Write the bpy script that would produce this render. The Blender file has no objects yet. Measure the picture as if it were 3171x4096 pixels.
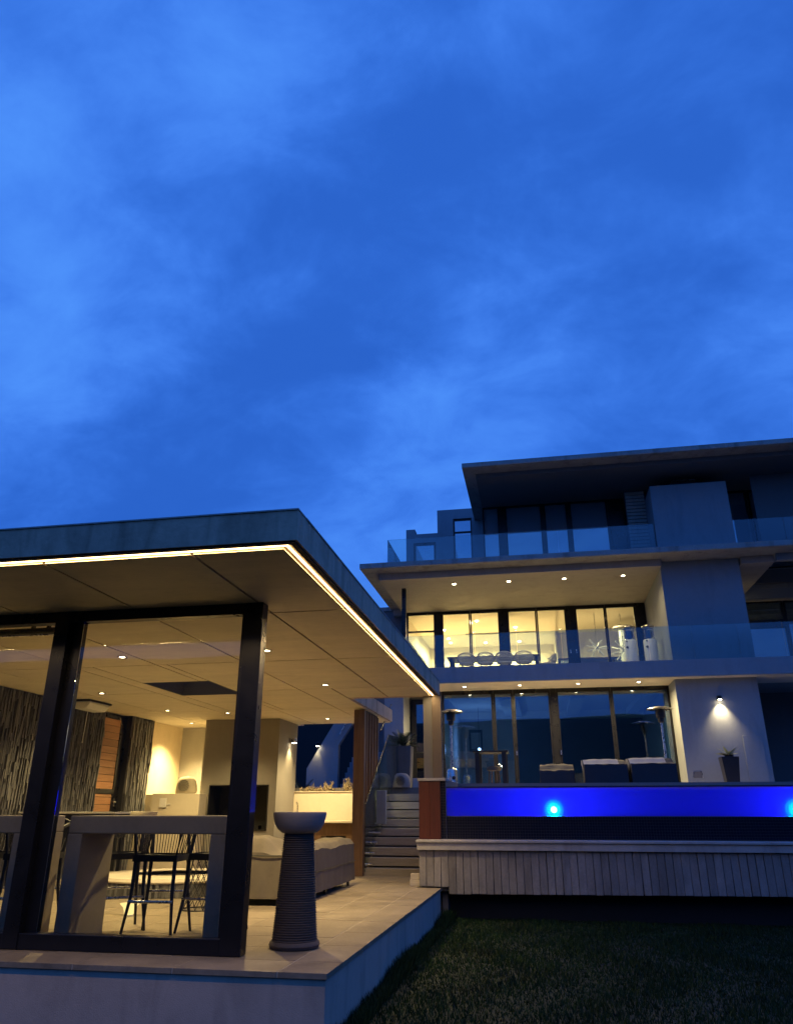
import bpy, bmesh, math, random
import numpy as np
from mathutils import Vector, Matrix, Euler

random.seed(7)
rng = np.random.default_rng(11)
R = math.radians
scene = bpy.context.scene
COL = scene.collection

# ------------------------------------------------------------------ camera
cam_d = bpy.data.cameras.new('camera')
cam = bpy.data.objects.new('camera', cam_d)
COL.objects.link(cam)
cam.location = (0, 0, 1.6)
cam.rotation_euler = (R(90 + 21.735), 0, R(10.409))
cam_d.sensor_fit = 'HORIZONTAL'
cam_d.sensor_width = 36.0
cam_d.lens = 36.0 * 2998.9 / 3171.0
cam_d.clip_start = 0.05
cam_d.clip_end = 2000
scene.camera = cam

# ------------------------------------------------------------------ sky: overcast blue hour
world = bpy.data.worlds.new('World')
scene.world = world
world.use_nodes = True
wn, wl = world.node_tree.nodes, world.node_tree.links
wn.clear()


def wnode(t, **kw):
    n = wn.new(t)
    for k, v in kw.items():
        setattr(n, k, v)
    return n


w_out = wnode('ShaderNodeOutputWorld')
w_bg = wnode('ShaderNodeBackground')
w_bg.inputs['Strength'].default_value = 1.0
w_tc = wnode('ShaderNodeTexCoord')
w_sep = wnode('ShaderNodeSeparateXYZ')
wl.new(w_tc.outputs['Generated'], w_sep.inputs[0])
w_zm = wnode('ShaderNodeMath', operation='MAXIMUM')
wl.new(w_sep.outputs['Z'], w_zm.inputs[0]); w_zm.inputs[1].default_value = 0.0
w_za = wnode('ShaderNodeMath', operation='ADD')
wl.new(w_zm.outputs[0], w_za.inputs[0]); w_za.inputs[1].default_value = 0.42
w_dx = wnode('ShaderNodeMath', operation='DIVIDE')
w_dy = wnode('ShaderNodeMath', operation='DIVIDE')
wl.new(w_sep.outputs['X'], w_dx.inputs[0]); wl.new(w_za.outputs[0], w_dx.inputs[1])
wl.new(w_sep.outputs['Y'], w_dy.inputs[0]); wl.new(w_za.outputs[0], w_dy.inputs[1])
w_cmb = wnode('ShaderNodeCombineXYZ')
wl.new(w_dx.outputs[0], w_cmb.inputs[0]); wl.new(w_dy.outputs[0], w_cmb.inputs[1])
w_map = wnode('ShaderNodeMapping')
w_map.inputs['Rotation'].default_value = (0, 0, 0.3)
w_map.inputs['Location'].default_value = (-8.753, 12.38, -3.005)
w_map.inputs['Scale'].default_value = (1.3, 1.7, 1)
wl.new(w_cmb.outputs[0], w_map.inputs[0])
w_n1 = wnode('ShaderNodeTexNoise')
w_n1.inputs['Scale'].default_value = 1.0
w_n1.inputs['Detail'].default_value = 3.0
w_n1.inputs['Roughness'].default_value = 0.45
w_n1.inputs['Distortion'].default_value = 0.5
wl.new(w_map.outputs[0], w_n1.inputs['Vector'])
w_n2 = wnode('ShaderNodeTexNoise')
w_n2.inputs['Scale'].default_value = 4.2
w_n2.inputs['Detail'].default_value = 7.0
w_n2.inputs['Roughness'].default_value = 0.58
w_n2.inputs['Distortion'].default_value = 0.35
wl.new(w_map.outputs[0], w_n2.inputs['Vector'])
w_mx = wnode('ShaderNodeMix', data_type='FLOAT')
w_mx.inputs['Factor'].default_value = 0.5
wl.new(w_n1.outputs['Fac'], w_mx.inputs['A'])
wl.new(w_n2.outputs['Fac'], w_mx.inputs['B'])
# the broad cloud masses: soft lobes about directions, edges broken up by noise
CLOUDS = (
    ((-0.534, 0.566, 0.629), 41, 0.130),
    ((-0.325, 0.635, 0.701), 67, 0.050),
    ((-0.240, 0.540, 0.807), 91, 0.090),
    ((-0.441, 0.731, 0.521), 131, 0.050),
    ((0.052, 0.817, 0.574), 91, 0.120),
    ((-0.095, 0.873, 0.478), 91, 0.070),
    ((-0.549, 0.682, 0.483), 91, 0.070),
    ((0.285, 0.801, 0.526), 205, 0.050),
    ((-0.113, 0.726, 0.678), 41, -0.110),
    ((-0.283, 0.785, 0.551), 51, -0.110),
    ((-0.453, 0.775, 0.440), 91, -0.060),
    ((0.224, 0.662, 0.715), 33, -0.050),
    ((-0.475, 0.464, 0.748), 51, -0.080),
    ((-0.292, 0.603, 0.742), 205, -0.050),
    ((0.172, 0.856, 0.488), 131, -0.070),
    ((-0.498, 0.782, 0.375), 131, -0.060),
    ((0.043, 0.722, 0.691), 51, -0.050),
)
w_n3 = wnode('ShaderNodeTexNoise')
w_n3.inputs['Scale'].default_value = 3.2
w_n3.inputs['Detail'].default_value = 6.0
w_n3.inputs['Roughness'].default_value = 0.6
wl.new(w_tc.outputs['Generated'], w_n3.inputs['Vector'])
w_ctr = wnode('ShaderNodeVectorMath', operation='SUBTRACT')
wl.new(w_n3.outputs['Color'], w_ctr.inputs[0]); w_ctr.inputs[1].default_value = (0.5, 0.5, 0.5)
w_scl = wnode('ShaderNodeVectorMath', operation='SCALE')
wl.new(w_ctr.outputs[0], w_scl.inputs[0]); w_scl.inputs['Scale'].default_value = 0.42
w_wob = wnode('ShaderNodeVectorMath', operation='ADD')
wl.new(w_tc.outputs['Generated'], w_wob.inputs[0]); wl.new(w_scl.outputs[0], w_wob.inputs[1])
w_nrm = wnode('ShaderNodeVectorMath', operation='NORMALIZE')
wl.new(w_wob.outputs[0], w_nrm.inputs[0])
w_base = wnode('ShaderNodeMath', operation='MULTIPLY_ADD')
wl.new(w_mx.outputs['Result'], w_base.inputs[0]); w_base.inputs[1].default_value = 0.85; w_base.inputs[2].default_value = 0.065
w_acc = w_base
for (cd_, ck_, ca_) in CLOUDS:
    w_dot = wnode('ShaderNodeVectorMath', operation='DOT_PRODUCT')
    wl.new(w_nrm.outputs[0], w_dot.inputs[0]); w_dot.inputs[1].default_value = cd_
    w_pos = wnode('ShaderNodeMath', operation='MAXIMUM')
    wl.new(w_dot.outputs['Value'], w_pos.inputs[0]); w_pos.inputs[1].default_value = 0.0
    w_pow = wnode('ShaderNodeMath', operation='POWER')
    wl.new(w_pos.outputs[0], w_pow.inputs[0]); w_pow.inputs[1].default_value = ck_
    w_mad = wnode('ShaderNodeMath', operation='MULTIPLY_ADD')
    wl.new(w_pow.outputs[0], w_mad.inputs[0]); w_mad.inputs[1].default_value = ca_
    wl.new(w_acc.outputs[0], w_mad.inputs[2])
    w_acc = w_mad
w_rp = wnode('ShaderNodeValToRGB')
cr = w_rp.color_ramp
cr.interpolation = 'B_SPLINE'
cr.elements[0].position = 0.37; cr.elements[0].color = (0.022, 0.120, 0.58, 1)
cr.elements[1].position = 0.66; cr.elements[1].color = (0.082, 0.305, 0.99, 1)
e = cr.elements.new(0.47); e.color = (0.036, 0.170, 0.74, 1)
e = cr.elements.new(0.55); e.color = (0.056, 0.225, 0.88, 1)
wl.new(w_acc.outputs[0], w_rp.inputs['Fac'])
# slightly dimmer and greyer towards the horizon, as overcast dusk skies are
w_hz = wnode('ShaderNodeMapRange')
w_hz.inputs['From Min'].default_value = 0.0
w_hz.inputs['From Max'].default_value = 0.30
w_hz.inputs['To Min'].default_value = 0.0
w_hz.inputs['To Max'].default_value = 1.0
wl.new(w_sep.outputs['Z'], w_hz.inputs['Value'])
w_hm = wnode('ShaderNodeMix', data_type='RGBA')
w_hm.inputs['A'].default_value = (0.042, 0.145, 0.54, 1)
wl.new(w_hz.outputs['Result'], w_hm.inputs['Factor'])
wl.new(w_rp.outputs['Color'], w_hm.inputs['B'])
wl.new(w_hm.outputs['Result'], w_bg.inputs['Color'])
wl.new(w_bg.outputs[0], w_out.inputs['Surface'])

# ------------------------------------------------------------------ exposure and render settings
scene.view_settings.view_transform = 'Standard'
scene.view_settings.look = 'None'
scene.view_settings.exposure = 0.0
scene.view_settings.gamma = 1.0
scene.view_settings.use_curve_mapping = False
scene.render.engine = 'CYCLES'
cy = scene.cycles
cy.use_denoising = True
cy.max_bounces = 8
cy.diffuse_bounces = 4
cy.glossy_bounces = 4
cy.transmission_bounces = 6
cy.transparent_max_bounces = 16
cy.sample_clamp_indirect = 6
cy.caustics_reflective = False
cy.caustics_refractive = False
cy.use_light_tree = True

# ------------------------------------------------------------------ materials
WARM = (1.0, 0.73, 0.32)
POWER = 2.6      # all pavilion lamps share one dimmer


def new_mat(name):
    m = bpy.data.materials.new(name)
    m.use_nodes = True
    return m, m.node_tree.nodes, m.node_tree.links, m.node_tree.nodes['Principled BSDF']


def surf(name, col, rough=0.6, var=0.18, scale=3.0, bump=0.15, bscale=60.0, metal=0.0,
         stretch=(1, 1, 1), rnd=0.0, stain=0.0, spec=0.4, fine=None, alpha=1.0):
    """procedural surface: two noise scales vary the colour, a third gives relief"""
    m, n, l, p = new_mat(name)
    geo = n.new('ShaderNodeNewGeometry')
    oi = n.new('ShaderNodeObjectInfo')
    off = n.new('ShaderNodeVectorMath'); off.operation = 'SCALE'
    cmb = n.new('ShaderNodeCombineXYZ')
    for i in range(3):
        l.new(oi.outputs['Random'], cmb.inputs[i])
    l.new(cmb.outputs[0], off.inputs[0]); off.inputs['Scale'].default_value = 37.0 if rnd else 0.0
    add = n.new('ShaderNodeVectorMath'); add.operation = 'ADD'
    l.new(geo.outputs['Position'], add.inputs[0]); l.new(off.outputs[0], add.inputs[1])
    mp = n.new('ShaderNodeMapping'); mp.inputs['Scale'].default_value = stretch
    l.new(add.outputs[0], mp.inputs[0])
    n1 = n.new('ShaderNodeTexNoise'); n1.inputs['Scale'].default_value = scale
    n1.inputs['Detail'].default_value = 6; n1.inputs['Roughness'].default_value = 0.6
    n1.inputs['Distortion'].default_value = 0.4
    l.new(mp.outputs[0], n1.inputs['Vector'])
    n2 = n.new('ShaderNodeTexNoise'); n2.inputs['Scale'].default_value = fine or scale * 11
    n2.inputs['Detail'].default_value = 4
    l.new(mp.outputs[0], n2.inputs['Vector'])
    mx = n.new('ShaderNodeMix'); mx.data_type = 'FLOAT'; mx.inputs['Factor'].default_value = 0.35
    l.new(n1.outputs['Fac'], mx.inputs['A']); l.new(n2.outputs['Fac'], mx.inputs['B'])
    rp = n.new('ShaderNodeValToRGB')
    rp.color_ramp.elements[0].position = 0.3
    rp.color_ramp.elements[1].position = 0.7
    rp.color_ramp.elements[0].color = tuple(c * (1 - var) for c in col) + (1,)
    rp.color_ramp.elements[1].color = tuple(min(1, c * (1 + var)) for c in col) + (1,)
    l.new(mx.outputs['Result'], rp.inputs['Fac'])
    out = rp.outputs['Color']
    if rnd:
        mr = n.new('ShaderNodeMapRange')
        mr.inputs['To Min'].default_value = 1 - rnd; mr.inputs['To Max'].default_value = 1 + rnd
        l.new(oi.outputs['Random'], mr.inputs['Value'])
        hs = n.new('ShaderNodeHueSaturation')
        l.new(mr.outputs['Result'], hs.inputs['Value']); l.new(out, hs.inputs['Color'])
        out = hs.outputs['Color']
    if stain:
        st = n.new('ShaderNodeTexNoise'); st.inputs['Scale'].default_value = 2.2
        st.inputs['Detail'].default_value = 5; st.inputs['Distortion'].default_value = 0.8
        mp2 = n.new('ShaderNodeMapping'); mp2.inputs['Scale'].default_value = (1.6, 1.6, 0.35)
        l.new(geo.outputs['Position'], mp2.inputs[0]); l.new(mp2.outputs[0], st.inputs['Vector'])
        sr = n.new('ShaderNodeMapRange'); sr.inputs['From Min'].default_value = 0.5
        sr.inputs['From Max'].default_value = 0.75; sr.inputs['To Min'].default_value = 0
        sr.inputs['To Max'].default_value = stain
        l.new(st.outputs['Fac'], sr.inputs['Value'])
        sm = n.new('ShaderNodeMix'); sm.data_type = 'RGBA'; sm.blend_type = 'MULTIPLY'
        l.new(sr.outputs['Result'], sm.inputs['Factor']); l.new(out, sm.inputs['A'])
        sm.inputs['B'].default_value = (0.35, 0.33, 0.30, 1)
        out = sm.outputs['Result']
    l.new(out, p.inputs['Base Color'])
    p.inputs['Metallic'].default_value = metal
    p.inputs['Specular IOR Level'].default_value = spec
    rr = n.new('ShaderNodeMapRange')
    rr.inputs['To Min'].default_value = max(0.02, rough - 0.12); rr.inputs['To Max'].default_value = min(1, rough + 0.12)
    l.new(n1.outputs['Fac'], rr.inputs['Value']); l.new(rr.outputs['Result'], p.inputs['Roughness'])
    if bump:
        n3 = n.new('ShaderNodeTexNoise'); n3.inputs['Scale'].default_value = bscale
        n3.inputs['Detail'].default_value = 3
        l.new(mp.outputs[0], n3.inputs['Vector'])
        b = n.new('ShaderNodeBump'); b.inputs['Strength'].default_value = bump
        b.inputs['Distance'].default_value = 0.01
        l.new(n3.outputs['Fac'], b.inputs['Height']); l.new(b.outputs[0], p.inputs['Normal'])
    return m


def wood(name, col, dark, axis=2, rough=0.5, rnd=0.25):
    """timber with grain running along one axis"""
    st = [9.0, 9.0, 9.0]; st[axis] = 0.7
    m, n, l, p = new_mat(name)
    geo = n.new('ShaderNodeNewGeometry'); oi = n.new('ShaderNodeObjectInfo')
    cmb = n.new('ShaderNodeCombineXYZ')
    for i in range(3):
        l.new(oi.outputs['Random'], cmb.inputs[i])
    sc = n.new('ShaderNodeVectorMath'); sc.operation = 'SCALE'; sc.inputs['Scale'].default_value = 51
    l.new(cmb.outputs[0], sc.inputs[0])
    ad = n.new('ShaderNodeVectorMath'); ad.operation = 'ADD'
    l.new(geo.outputs['Position'], ad.inputs[0]); l.new(sc.outputs[0], ad.inputs[1])
    mp = n.new('ShaderNodeMapping'); mp.inputs['Scale'].default_value = st
    l.new(ad.outputs[0], mp.inputs[0])
    nz = n.new('ShaderNodeTexNoise'); nz.inputs['Scale'].default_value = 2.4; nz.inputs['Detail'].default_value = 8
    nz.inputs['Roughness'].default_value = 0.65; nz.inputs['Distortion'].default_value = 0.6
    l.new(mp.outputs[0], nz.inputs['Vector'])
    rp = n.new('ShaderNodeValToRGB')
    rp.color_ramp.elements[0].position = 0.32; rp.color_ramp.elements[0].color = (*dark, 1)
    rp.color_ramp.elements[1].position = 0.68; rp.color_ramp.elements[1].color = (*col, 1)
    l.new(nz.outputs['Fac'], rp.inputs['Fac'])
    mr = n.new('ShaderNodeMapRange'); mr.inputs['To Min'].default_value = 1 - rnd; mr.inputs['To Max'].default_value = 1 + rnd
    l.new(oi.outputs['Random'], mr.inputs['Value'])
    hs = n.new('ShaderNodeHueSaturation'); l.new(mr.outputs['Result'], hs.inputs['Value'])
    l.new(rp.outputs['Color'], hs.inputs['Color']); l.new(hs.outputs['Color'], p.inputs['Base Color'])
    p.inputs['Roughness'].default_value = rough
    b = n.new('ShaderNodeBump'); b.inputs['Strength'].default_value = 0.25; b.inputs['Distance'].default_value = 0.006
    l.new(nz.outputs['Fac'], b.inputs['Height']); l.new(b.outputs[0], p.inputs['Normal'])
    return m


def glass(name, tint=(0.86, 0.93, 0.95), refl=0.10, rough=0.0, dirt=0.0):
    """thin architectural pane: clear with Fresnel reflections and a little tint"""
    m, n, l, p = new_mat(name)
    n.remove(p)
    out = n['Material Output']
    tr = n.new('ShaderNodeBsdfTransparent'); tr.inputs['Color'].default_value = (*tint, 1)
    gl = n.new('ShaderNodeBsdfGlossy'); gl.inputs['Roughness'].default_value = rough
    gl.inputs['Color'].default_value = (0.95, 0.97, 1, 1)
    lw = n.new('ShaderNodeLayerWeight'); lw.inputs['Blend'].default_value = 0.18
    mr = n.new('ShaderNodeMapRange'); mr.inputs['To Min'].default_value = refl; mr.inputs['To Max'].default_value = 0.9
    l.new(lw.outputs['Fresnel'], mr.inputs['Value'])
    mx = n.new('ShaderNodeMixShader')
    l.new(mr.outputs['Result'], mx.inputs[0]); l.new(tr.outputs[0], mx.inputs[1]); l.new(gl.outputs[0], mx.inputs[2])
    last = mx
    if dirt:
        df = n.new('ShaderNodeBsdfDiffuse'); df.inputs['Color'].default_value = (0.5, 0.6, 0.65, 1)
        nz = n.new('ShaderNodeTexNoise'); nz.inputs['Scale'].default_value = 2.5; nz.inputs['Detail'].default_value = 6
        g = n.new('ShaderNodeNewGeometry'); l.new(g.outputs['Position'], nz.inputs['Vector'])
        mm = n.new('ShaderNodeMath'); mm.operation = 'MULTIPLY'; mm.inputs[1].default_value = dirt
        l.new(nz.outputs['Fac'], mm.inputs[0])
        m2 = n.new('ShaderNodeMixShader'); l.new(mm.outputs[0], m2.inputs[0])
        l.new(mx.outputs[0], m2.inputs[1]); l.new(df.outputs[0], m2.inputs[2])
        last = m2
    l.new(last.outputs[0], out.inputs['Surface'])
    return m


def emit(name, col, strength):
    m, n, l, p = new_mat(name)
    n.remove(p)
    em = n.new('ShaderNodeEmission'); em.inputs['Color'].default_value = (*col, 1)
    em.inputs['Strength'].default_value = strength
    l.new(em.outputs[0], n['Material Output'].inputs['Surface'])
    return m


M = {}
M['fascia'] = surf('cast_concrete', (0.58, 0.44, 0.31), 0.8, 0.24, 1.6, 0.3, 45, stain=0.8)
M['ceiling'] = surf('fibre_cement_board', (0.74, 0.665, 0.51), 0.62, 0.12, 1.7, 0.10, 30, stretch=(0.6, 2.2, 1), rnd=0.05, stain=0.12, spec=0.25)
M['shadowgap'] = surf('dark_joint', (0.05, 0.045, 0.04), 0.8, 0.1, 4, 0)
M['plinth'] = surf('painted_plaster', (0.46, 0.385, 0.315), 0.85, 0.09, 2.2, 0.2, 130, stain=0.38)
M['house'] = surf('grey_house_plaster', (0.27, 0.295, 0.32), 0.85, 0.07, 1.4, 0.4, 120, stain=0.18)
M['housedark'] = surf('dark_grey_plaster', (0.16, 0.16, 0.165), 0.85, 0.08, 1.4, 0.3, 90)
M['slab'] = surf('weathered_slab_concrete', (0.31, 0.31, 0.30), 0.85, 0.2, 2.0, 0.3, 50, stain=0.6)
M['soffit'] = surf('offshutter_soffit', (0.37, 0.34, 0.31), 0.75, 0.12, 0.9, 0.15, 30, stretch=(0.4, 2.5, 1), stain=0.2)
M['whitesoffit'] = surf('cream_soffit_paint', (0.72, 0.66, 0.56), 0.8, 0.06, 1.2, 0.1, 40)
M['alu'] = surf('black_aluminium', (0.010, 0.010, 0.011), 0.30, 0.2, 6, 0.02, 200, spec=0.35)
M['tile'] = surf('stone_floor_tile', (0.245, 0.20, 0.142), 0.40, 0.34, 2.6, 0.15, 55, rnd=0.10, stain=0.15)
M['grout'] = surf('pale_grout', (0.50, 0.43, 0.32), 0.8, 0.1, 8, 0.1)
M['concrete'] = surf('smooth_table_concrete', (0.28, 0.24, 0.19), 0.6, 0.14, 2.5, 0.12, 60, stain=0.2)
M['slate'] = surf('dark_slate', (0.10, 0.099, 0.10), 0.55, 0.75, 13, 0.6, 60, stretch=(1, 1, 0.14), rnd=0.5)
M['slateback'] = surf('slate_bedding', (0.02, 0.02, 0.02), 0.9, 0.2, 6, 0.2)
M['yellow'] = surf('rough_cream_plaster', (0.60, 0.50, 0.34), 0.85, 0.12, 3.0, 0.7, 55)
M['cream'] = surf('cream_plaster', (0.66, 0.59, 0.47), 0.85, 0.06, 2.0, 0.25, 90, stain=0.1)
M['greywall'] = surf('grey_inner_plaster', (0.25, 0.235, 0.21), 0.85, 0.08, 2.0, 0.3, 90, stain=0.1)
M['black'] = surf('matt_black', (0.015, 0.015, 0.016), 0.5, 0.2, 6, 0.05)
M['cord'] = surf('black_cord', (0.02, 0.02, 0.02), 0.75, 0.3, 30, 0.3, 300)
M['steel'] = surf('brushed_steel', (0.55, 0.54, 0.52), 0.28, 0.1, 14, 0.05, 300, metal=1.0)
M['whitepaint'] = surf('white_enamel', (0.75, 0.74, 0.71), 0.4, 0.04, 5, 0.03)
M['basin'] = surf('pale_cement_bowl', (0.27, 0.245, 0.225), 0.75, 0.08, 5, 0.25, 90)
M['stem'] = surf('charcoal_clay', (0.085, 0.068, 0.058), 0.8, 0.2, 7, 0.4, 90)
M['stempale'] = surf('beige_clay', (0.42, 0.36, 0.27), 0.8, 0.12, 7, 0.3, 90)
M['canvas'] = surf('taupe_canvas_cover', (0.135, 0.115, 0.088), 0.9, 0.14, 4, 0.5, 320, stain=0.25)
M['canvasblue'] = surf('navy_canvas_cover', (0.035, 0.037, 0.045), 0.85, 0.15, 5, 0.4, 300)
M['blanket'] = surf('pale_grey_cloth', (0.28, 0.28, 0.28), 0.9, 0.1, 6, 0.4, 300)
M['screenwood'] = wood('oiled_screen_timber', (0.19, 0.11, 0.06), (0.115, 0.06, 0.032), 2)
M['doorwood'] = wood('cedar_boards', (0.50, 0.26, 0.12), (0.34, 0.16, 0.07), 1)
M['postbrown'] = surf('brown_post_paint', (0.13, 0.10, 0.075), 0.6, 0.12, 4, 0.1)
M['redwood'] = wood('red_stained_timber', (0.10, 0.020, 0.011), (0.06, 0.012, 0.007), 2, 0.45, 0.08)
M['deckwood'] = wood('weathered_deck_timber', (0.42, 0.375, 0.33), (0.29, 0.255, 0.22), 0)
M['plank'] = surf('weathered_white_plank', (0.25, 0.232, 0.215), 0.85, 0.3, 3.5, 0.5, 45, stretch=(1.6, 1.6, 0.8), rnd=0.14, stain=0.5)
M['coping'] = surf('pale_coping', (0.42, 0.40, 0.37), 0.75, 0.15, 3, 0.3, 60, stain=0.4)
M['mosaic'] = surf('dark_glass_mosaic', (0.014, 0.016, 0.028), 0.18, 0.4, 40, 0.1, 60)
M['mosaicgrout'] = surf('mosaic_grout', (0.17, 0.16, 0.16), 0.85, 0.1, 20, 0.1)
M['poolwall'] = surf('pool_plaster', (0.45, 0.5, 0.6), 0.7, 0.12, 3, 0.2, 40)
M['soil'] = surf('dark_soil', (0.035, 0.027, 0.02), 0.95, 0.4, 9, 0.8, 40)
M['lawn'] = surf('lawn_soil', (0.018, 0.025, 0.010), 0.95, 0.5, 3.0, 0.9, 30)
M['added_hill'] = surf('added_hill_scrub', (0.03, 0.036, 0.02), 0.95, 0.5, 1.2, 0.9, 8)
M['grass'] = surf('grass_blades', (0.010, 0.030, 0.007), 0.7, 0.45, 1.6, 0, spec=0.2)
M['drygrass'] = surf('dry_grass_blades', (0.020, 0.028, 0.010), 0.8, 0.4, 2.5, 0, spec=0.2)
M['leafdark'] = surf('dark_leaf', (0.03, 0.055, 0.028), 0.5, 0.35, 8, 0.1)
M['leafpale'] = surf('pale_succulent_leaf', (0.36, 0.40, 0.26), 0.6, 0.2, 10, 0.1)
M['coral'] = surf('pale_coral_succulent', (0.36, 0.29, 0.17), 0.7, 0.2, 12, 0.2)
M['darkpot'] = surf('dark_glazed_pot', (0.02, 0.02, 0.026), 0.35, 0.2, 5, 0.1)
M['greypot'] = surf('grey_cement_pot', (0.12, 0.118, 0.12), 0.8, 0.12, 4, 0.3, 70, stain=0.2)
M['stonecarved'] = surf('carved_pale_stone', (0.52, 0.45, 0.32), 0.9, 0.2, 7, 0.7, 60)
M['greycarved'] = surf('carved_grey_stone', (0.30, 0.27, 0.24), 0.9, 0.2, 7, 0.7, 60)
M['roomwall'] = surf('room_wall_cream', (0.72, 0.66, 0.52), 0.85, 0.03, 1.5, 0.05)
M['roomceil'] = surf('room_ceiling_white', (0.74, 0.69, 0.57), 0.85, 0.03, 1.5, 0.05)
M['roomfloor'] = surf('room_floor_tile', (0.45, 0.42, 0.37), 0.35, 0.08, 2, 0.05)
M['loungewall'] = surf('lounge_wall_grey', (0.42, 0.43, 0.44), 0.85, 0.05, 1.5, 0.05)
M['blind'] = surf('dark_blue_screen', (0.10, 0.13, 0.19), 0.6, 0.12, 1.2, 0.1)
M['paleblind'] = surf('pale_blue_blind', (0.50, 0.66, 0.82), 0.85, 0.06, 2, 0.1)
M['rope'] = surf('pale_rope', (0.42, 0.40, 0.37), 0.85, 0.2, 14, 0.4, 200)
M['glass'] = glass('clear_pane', (0.94, 0.95, 0.93), 0.03)
M['houseglass'] = glass('window_pane', (0.93, 0.95, 0.94), 0.04)
M['darkglass'] = glass('tinted_window_pane', (0.45, 0.55, 0.62), 0.20)
M['loungeglass'] = glass('blue_tinted_pane', (0.52, 0.70, 0.88), 0.12)
M['topglass'] = glass('reflective_window_pane', (0.95, 0.96, 0.96), 0.26)
M['railglass'] = glass('balustrade_pane', (0.80, 0.90, 0.90), 0.055, dirt=0.03)
M['led'] = emit('led_strip_light', (1.0, 0.68, 0.32), 9.0)
M['bulb'] = emit('warm_lamp_glow', (1.0, 0.80, 0.50), 45.0)
M['bulbsoft'] = emit('soft_lamp_glow', (1.0, 0.72, 0.30), 3.2)
M['globe'] = emit('added_globe_glow', (0.75, 0.88, 1.0), 6.0)
M['shade'] = emit('glowing_lamp_shade', (1.0, 0.74, 0.28), 1.5)
M['poollamp'] = emit('pool_lamp_core', (0.55, 0.95, 1.0), 30.0)
M['poolmid'] = emit('pool_lamp_glow', (0.0, 0.66, 1.0), 9.0)
M['poolring'] = emit('pool_lamp_lens', (0.0, 0.34, 1.0), 5.5)
M['glasstube'] = glass('heater_glass_tube', (0.9, 0.9, 0.88), 0.12)

# acrylic pool window: mostly scattering, faintly see-through
m_, n_, l_, p_ = new_mat('wet_acrylic_window')
n_.remove(p_)
tl = n_.new('ShaderNodeBsdfTranslucent'); tl.inputs['Color'].default_value = (0.5, 0.35, 0.95, 1)
tp = n_.new('ShaderNodeBsdfTransparent'); tp.inputs['Color'].default_value = (0.75, 0.9, 1, 1)
gl_ = n_.new('ShaderNodeBsdfGlossy'); gl_.inputs['Roughness'].default_value = 0.08
mxa = n_.new('ShaderNodeMixShader'); mxa.inputs[0].default_value = 0.45
l_.new(tl.outputs[0], mxa.inputs[1]); l_.new(tp.outputs[0], mxa.inputs[2])
mxb = n_.new('ShaderNodeMixShader'); mxb.inputs[0].default_value = 0.05
l_.new(mxa.outputs[0], mxb.inputs[1]); l_.new(gl_.outputs[0], mxb.inputs[2])
l_.new(mxb.outputs[0], n_['Material Output'].inputs['Surface'])
M['acrylic'] = m_
m_, n_, l_, p_ = new_mat('still_pool_water')
p_.inputs['Base Color'].default_value = (0.004, 0.008, 0.03, 1)
p_.inputs['Roughness'].default_value = 0.04
nz = n_.new('ShaderNodeTexNoise'); nz.inputs['Scale'].default_value = 6
bp_ = n_.new('ShaderNodeBump'); bp_.inputs['Strength'].default_value = 0.1
l_.new(nz.outputs['Fac'], bp_.inputs['Height']); l_.new(bp_.outputs[0], p_.inputs['Normal'])
M['water'] = m_

# ------------------------------------------------------------------ geometry helpers
ORG = {}


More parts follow.
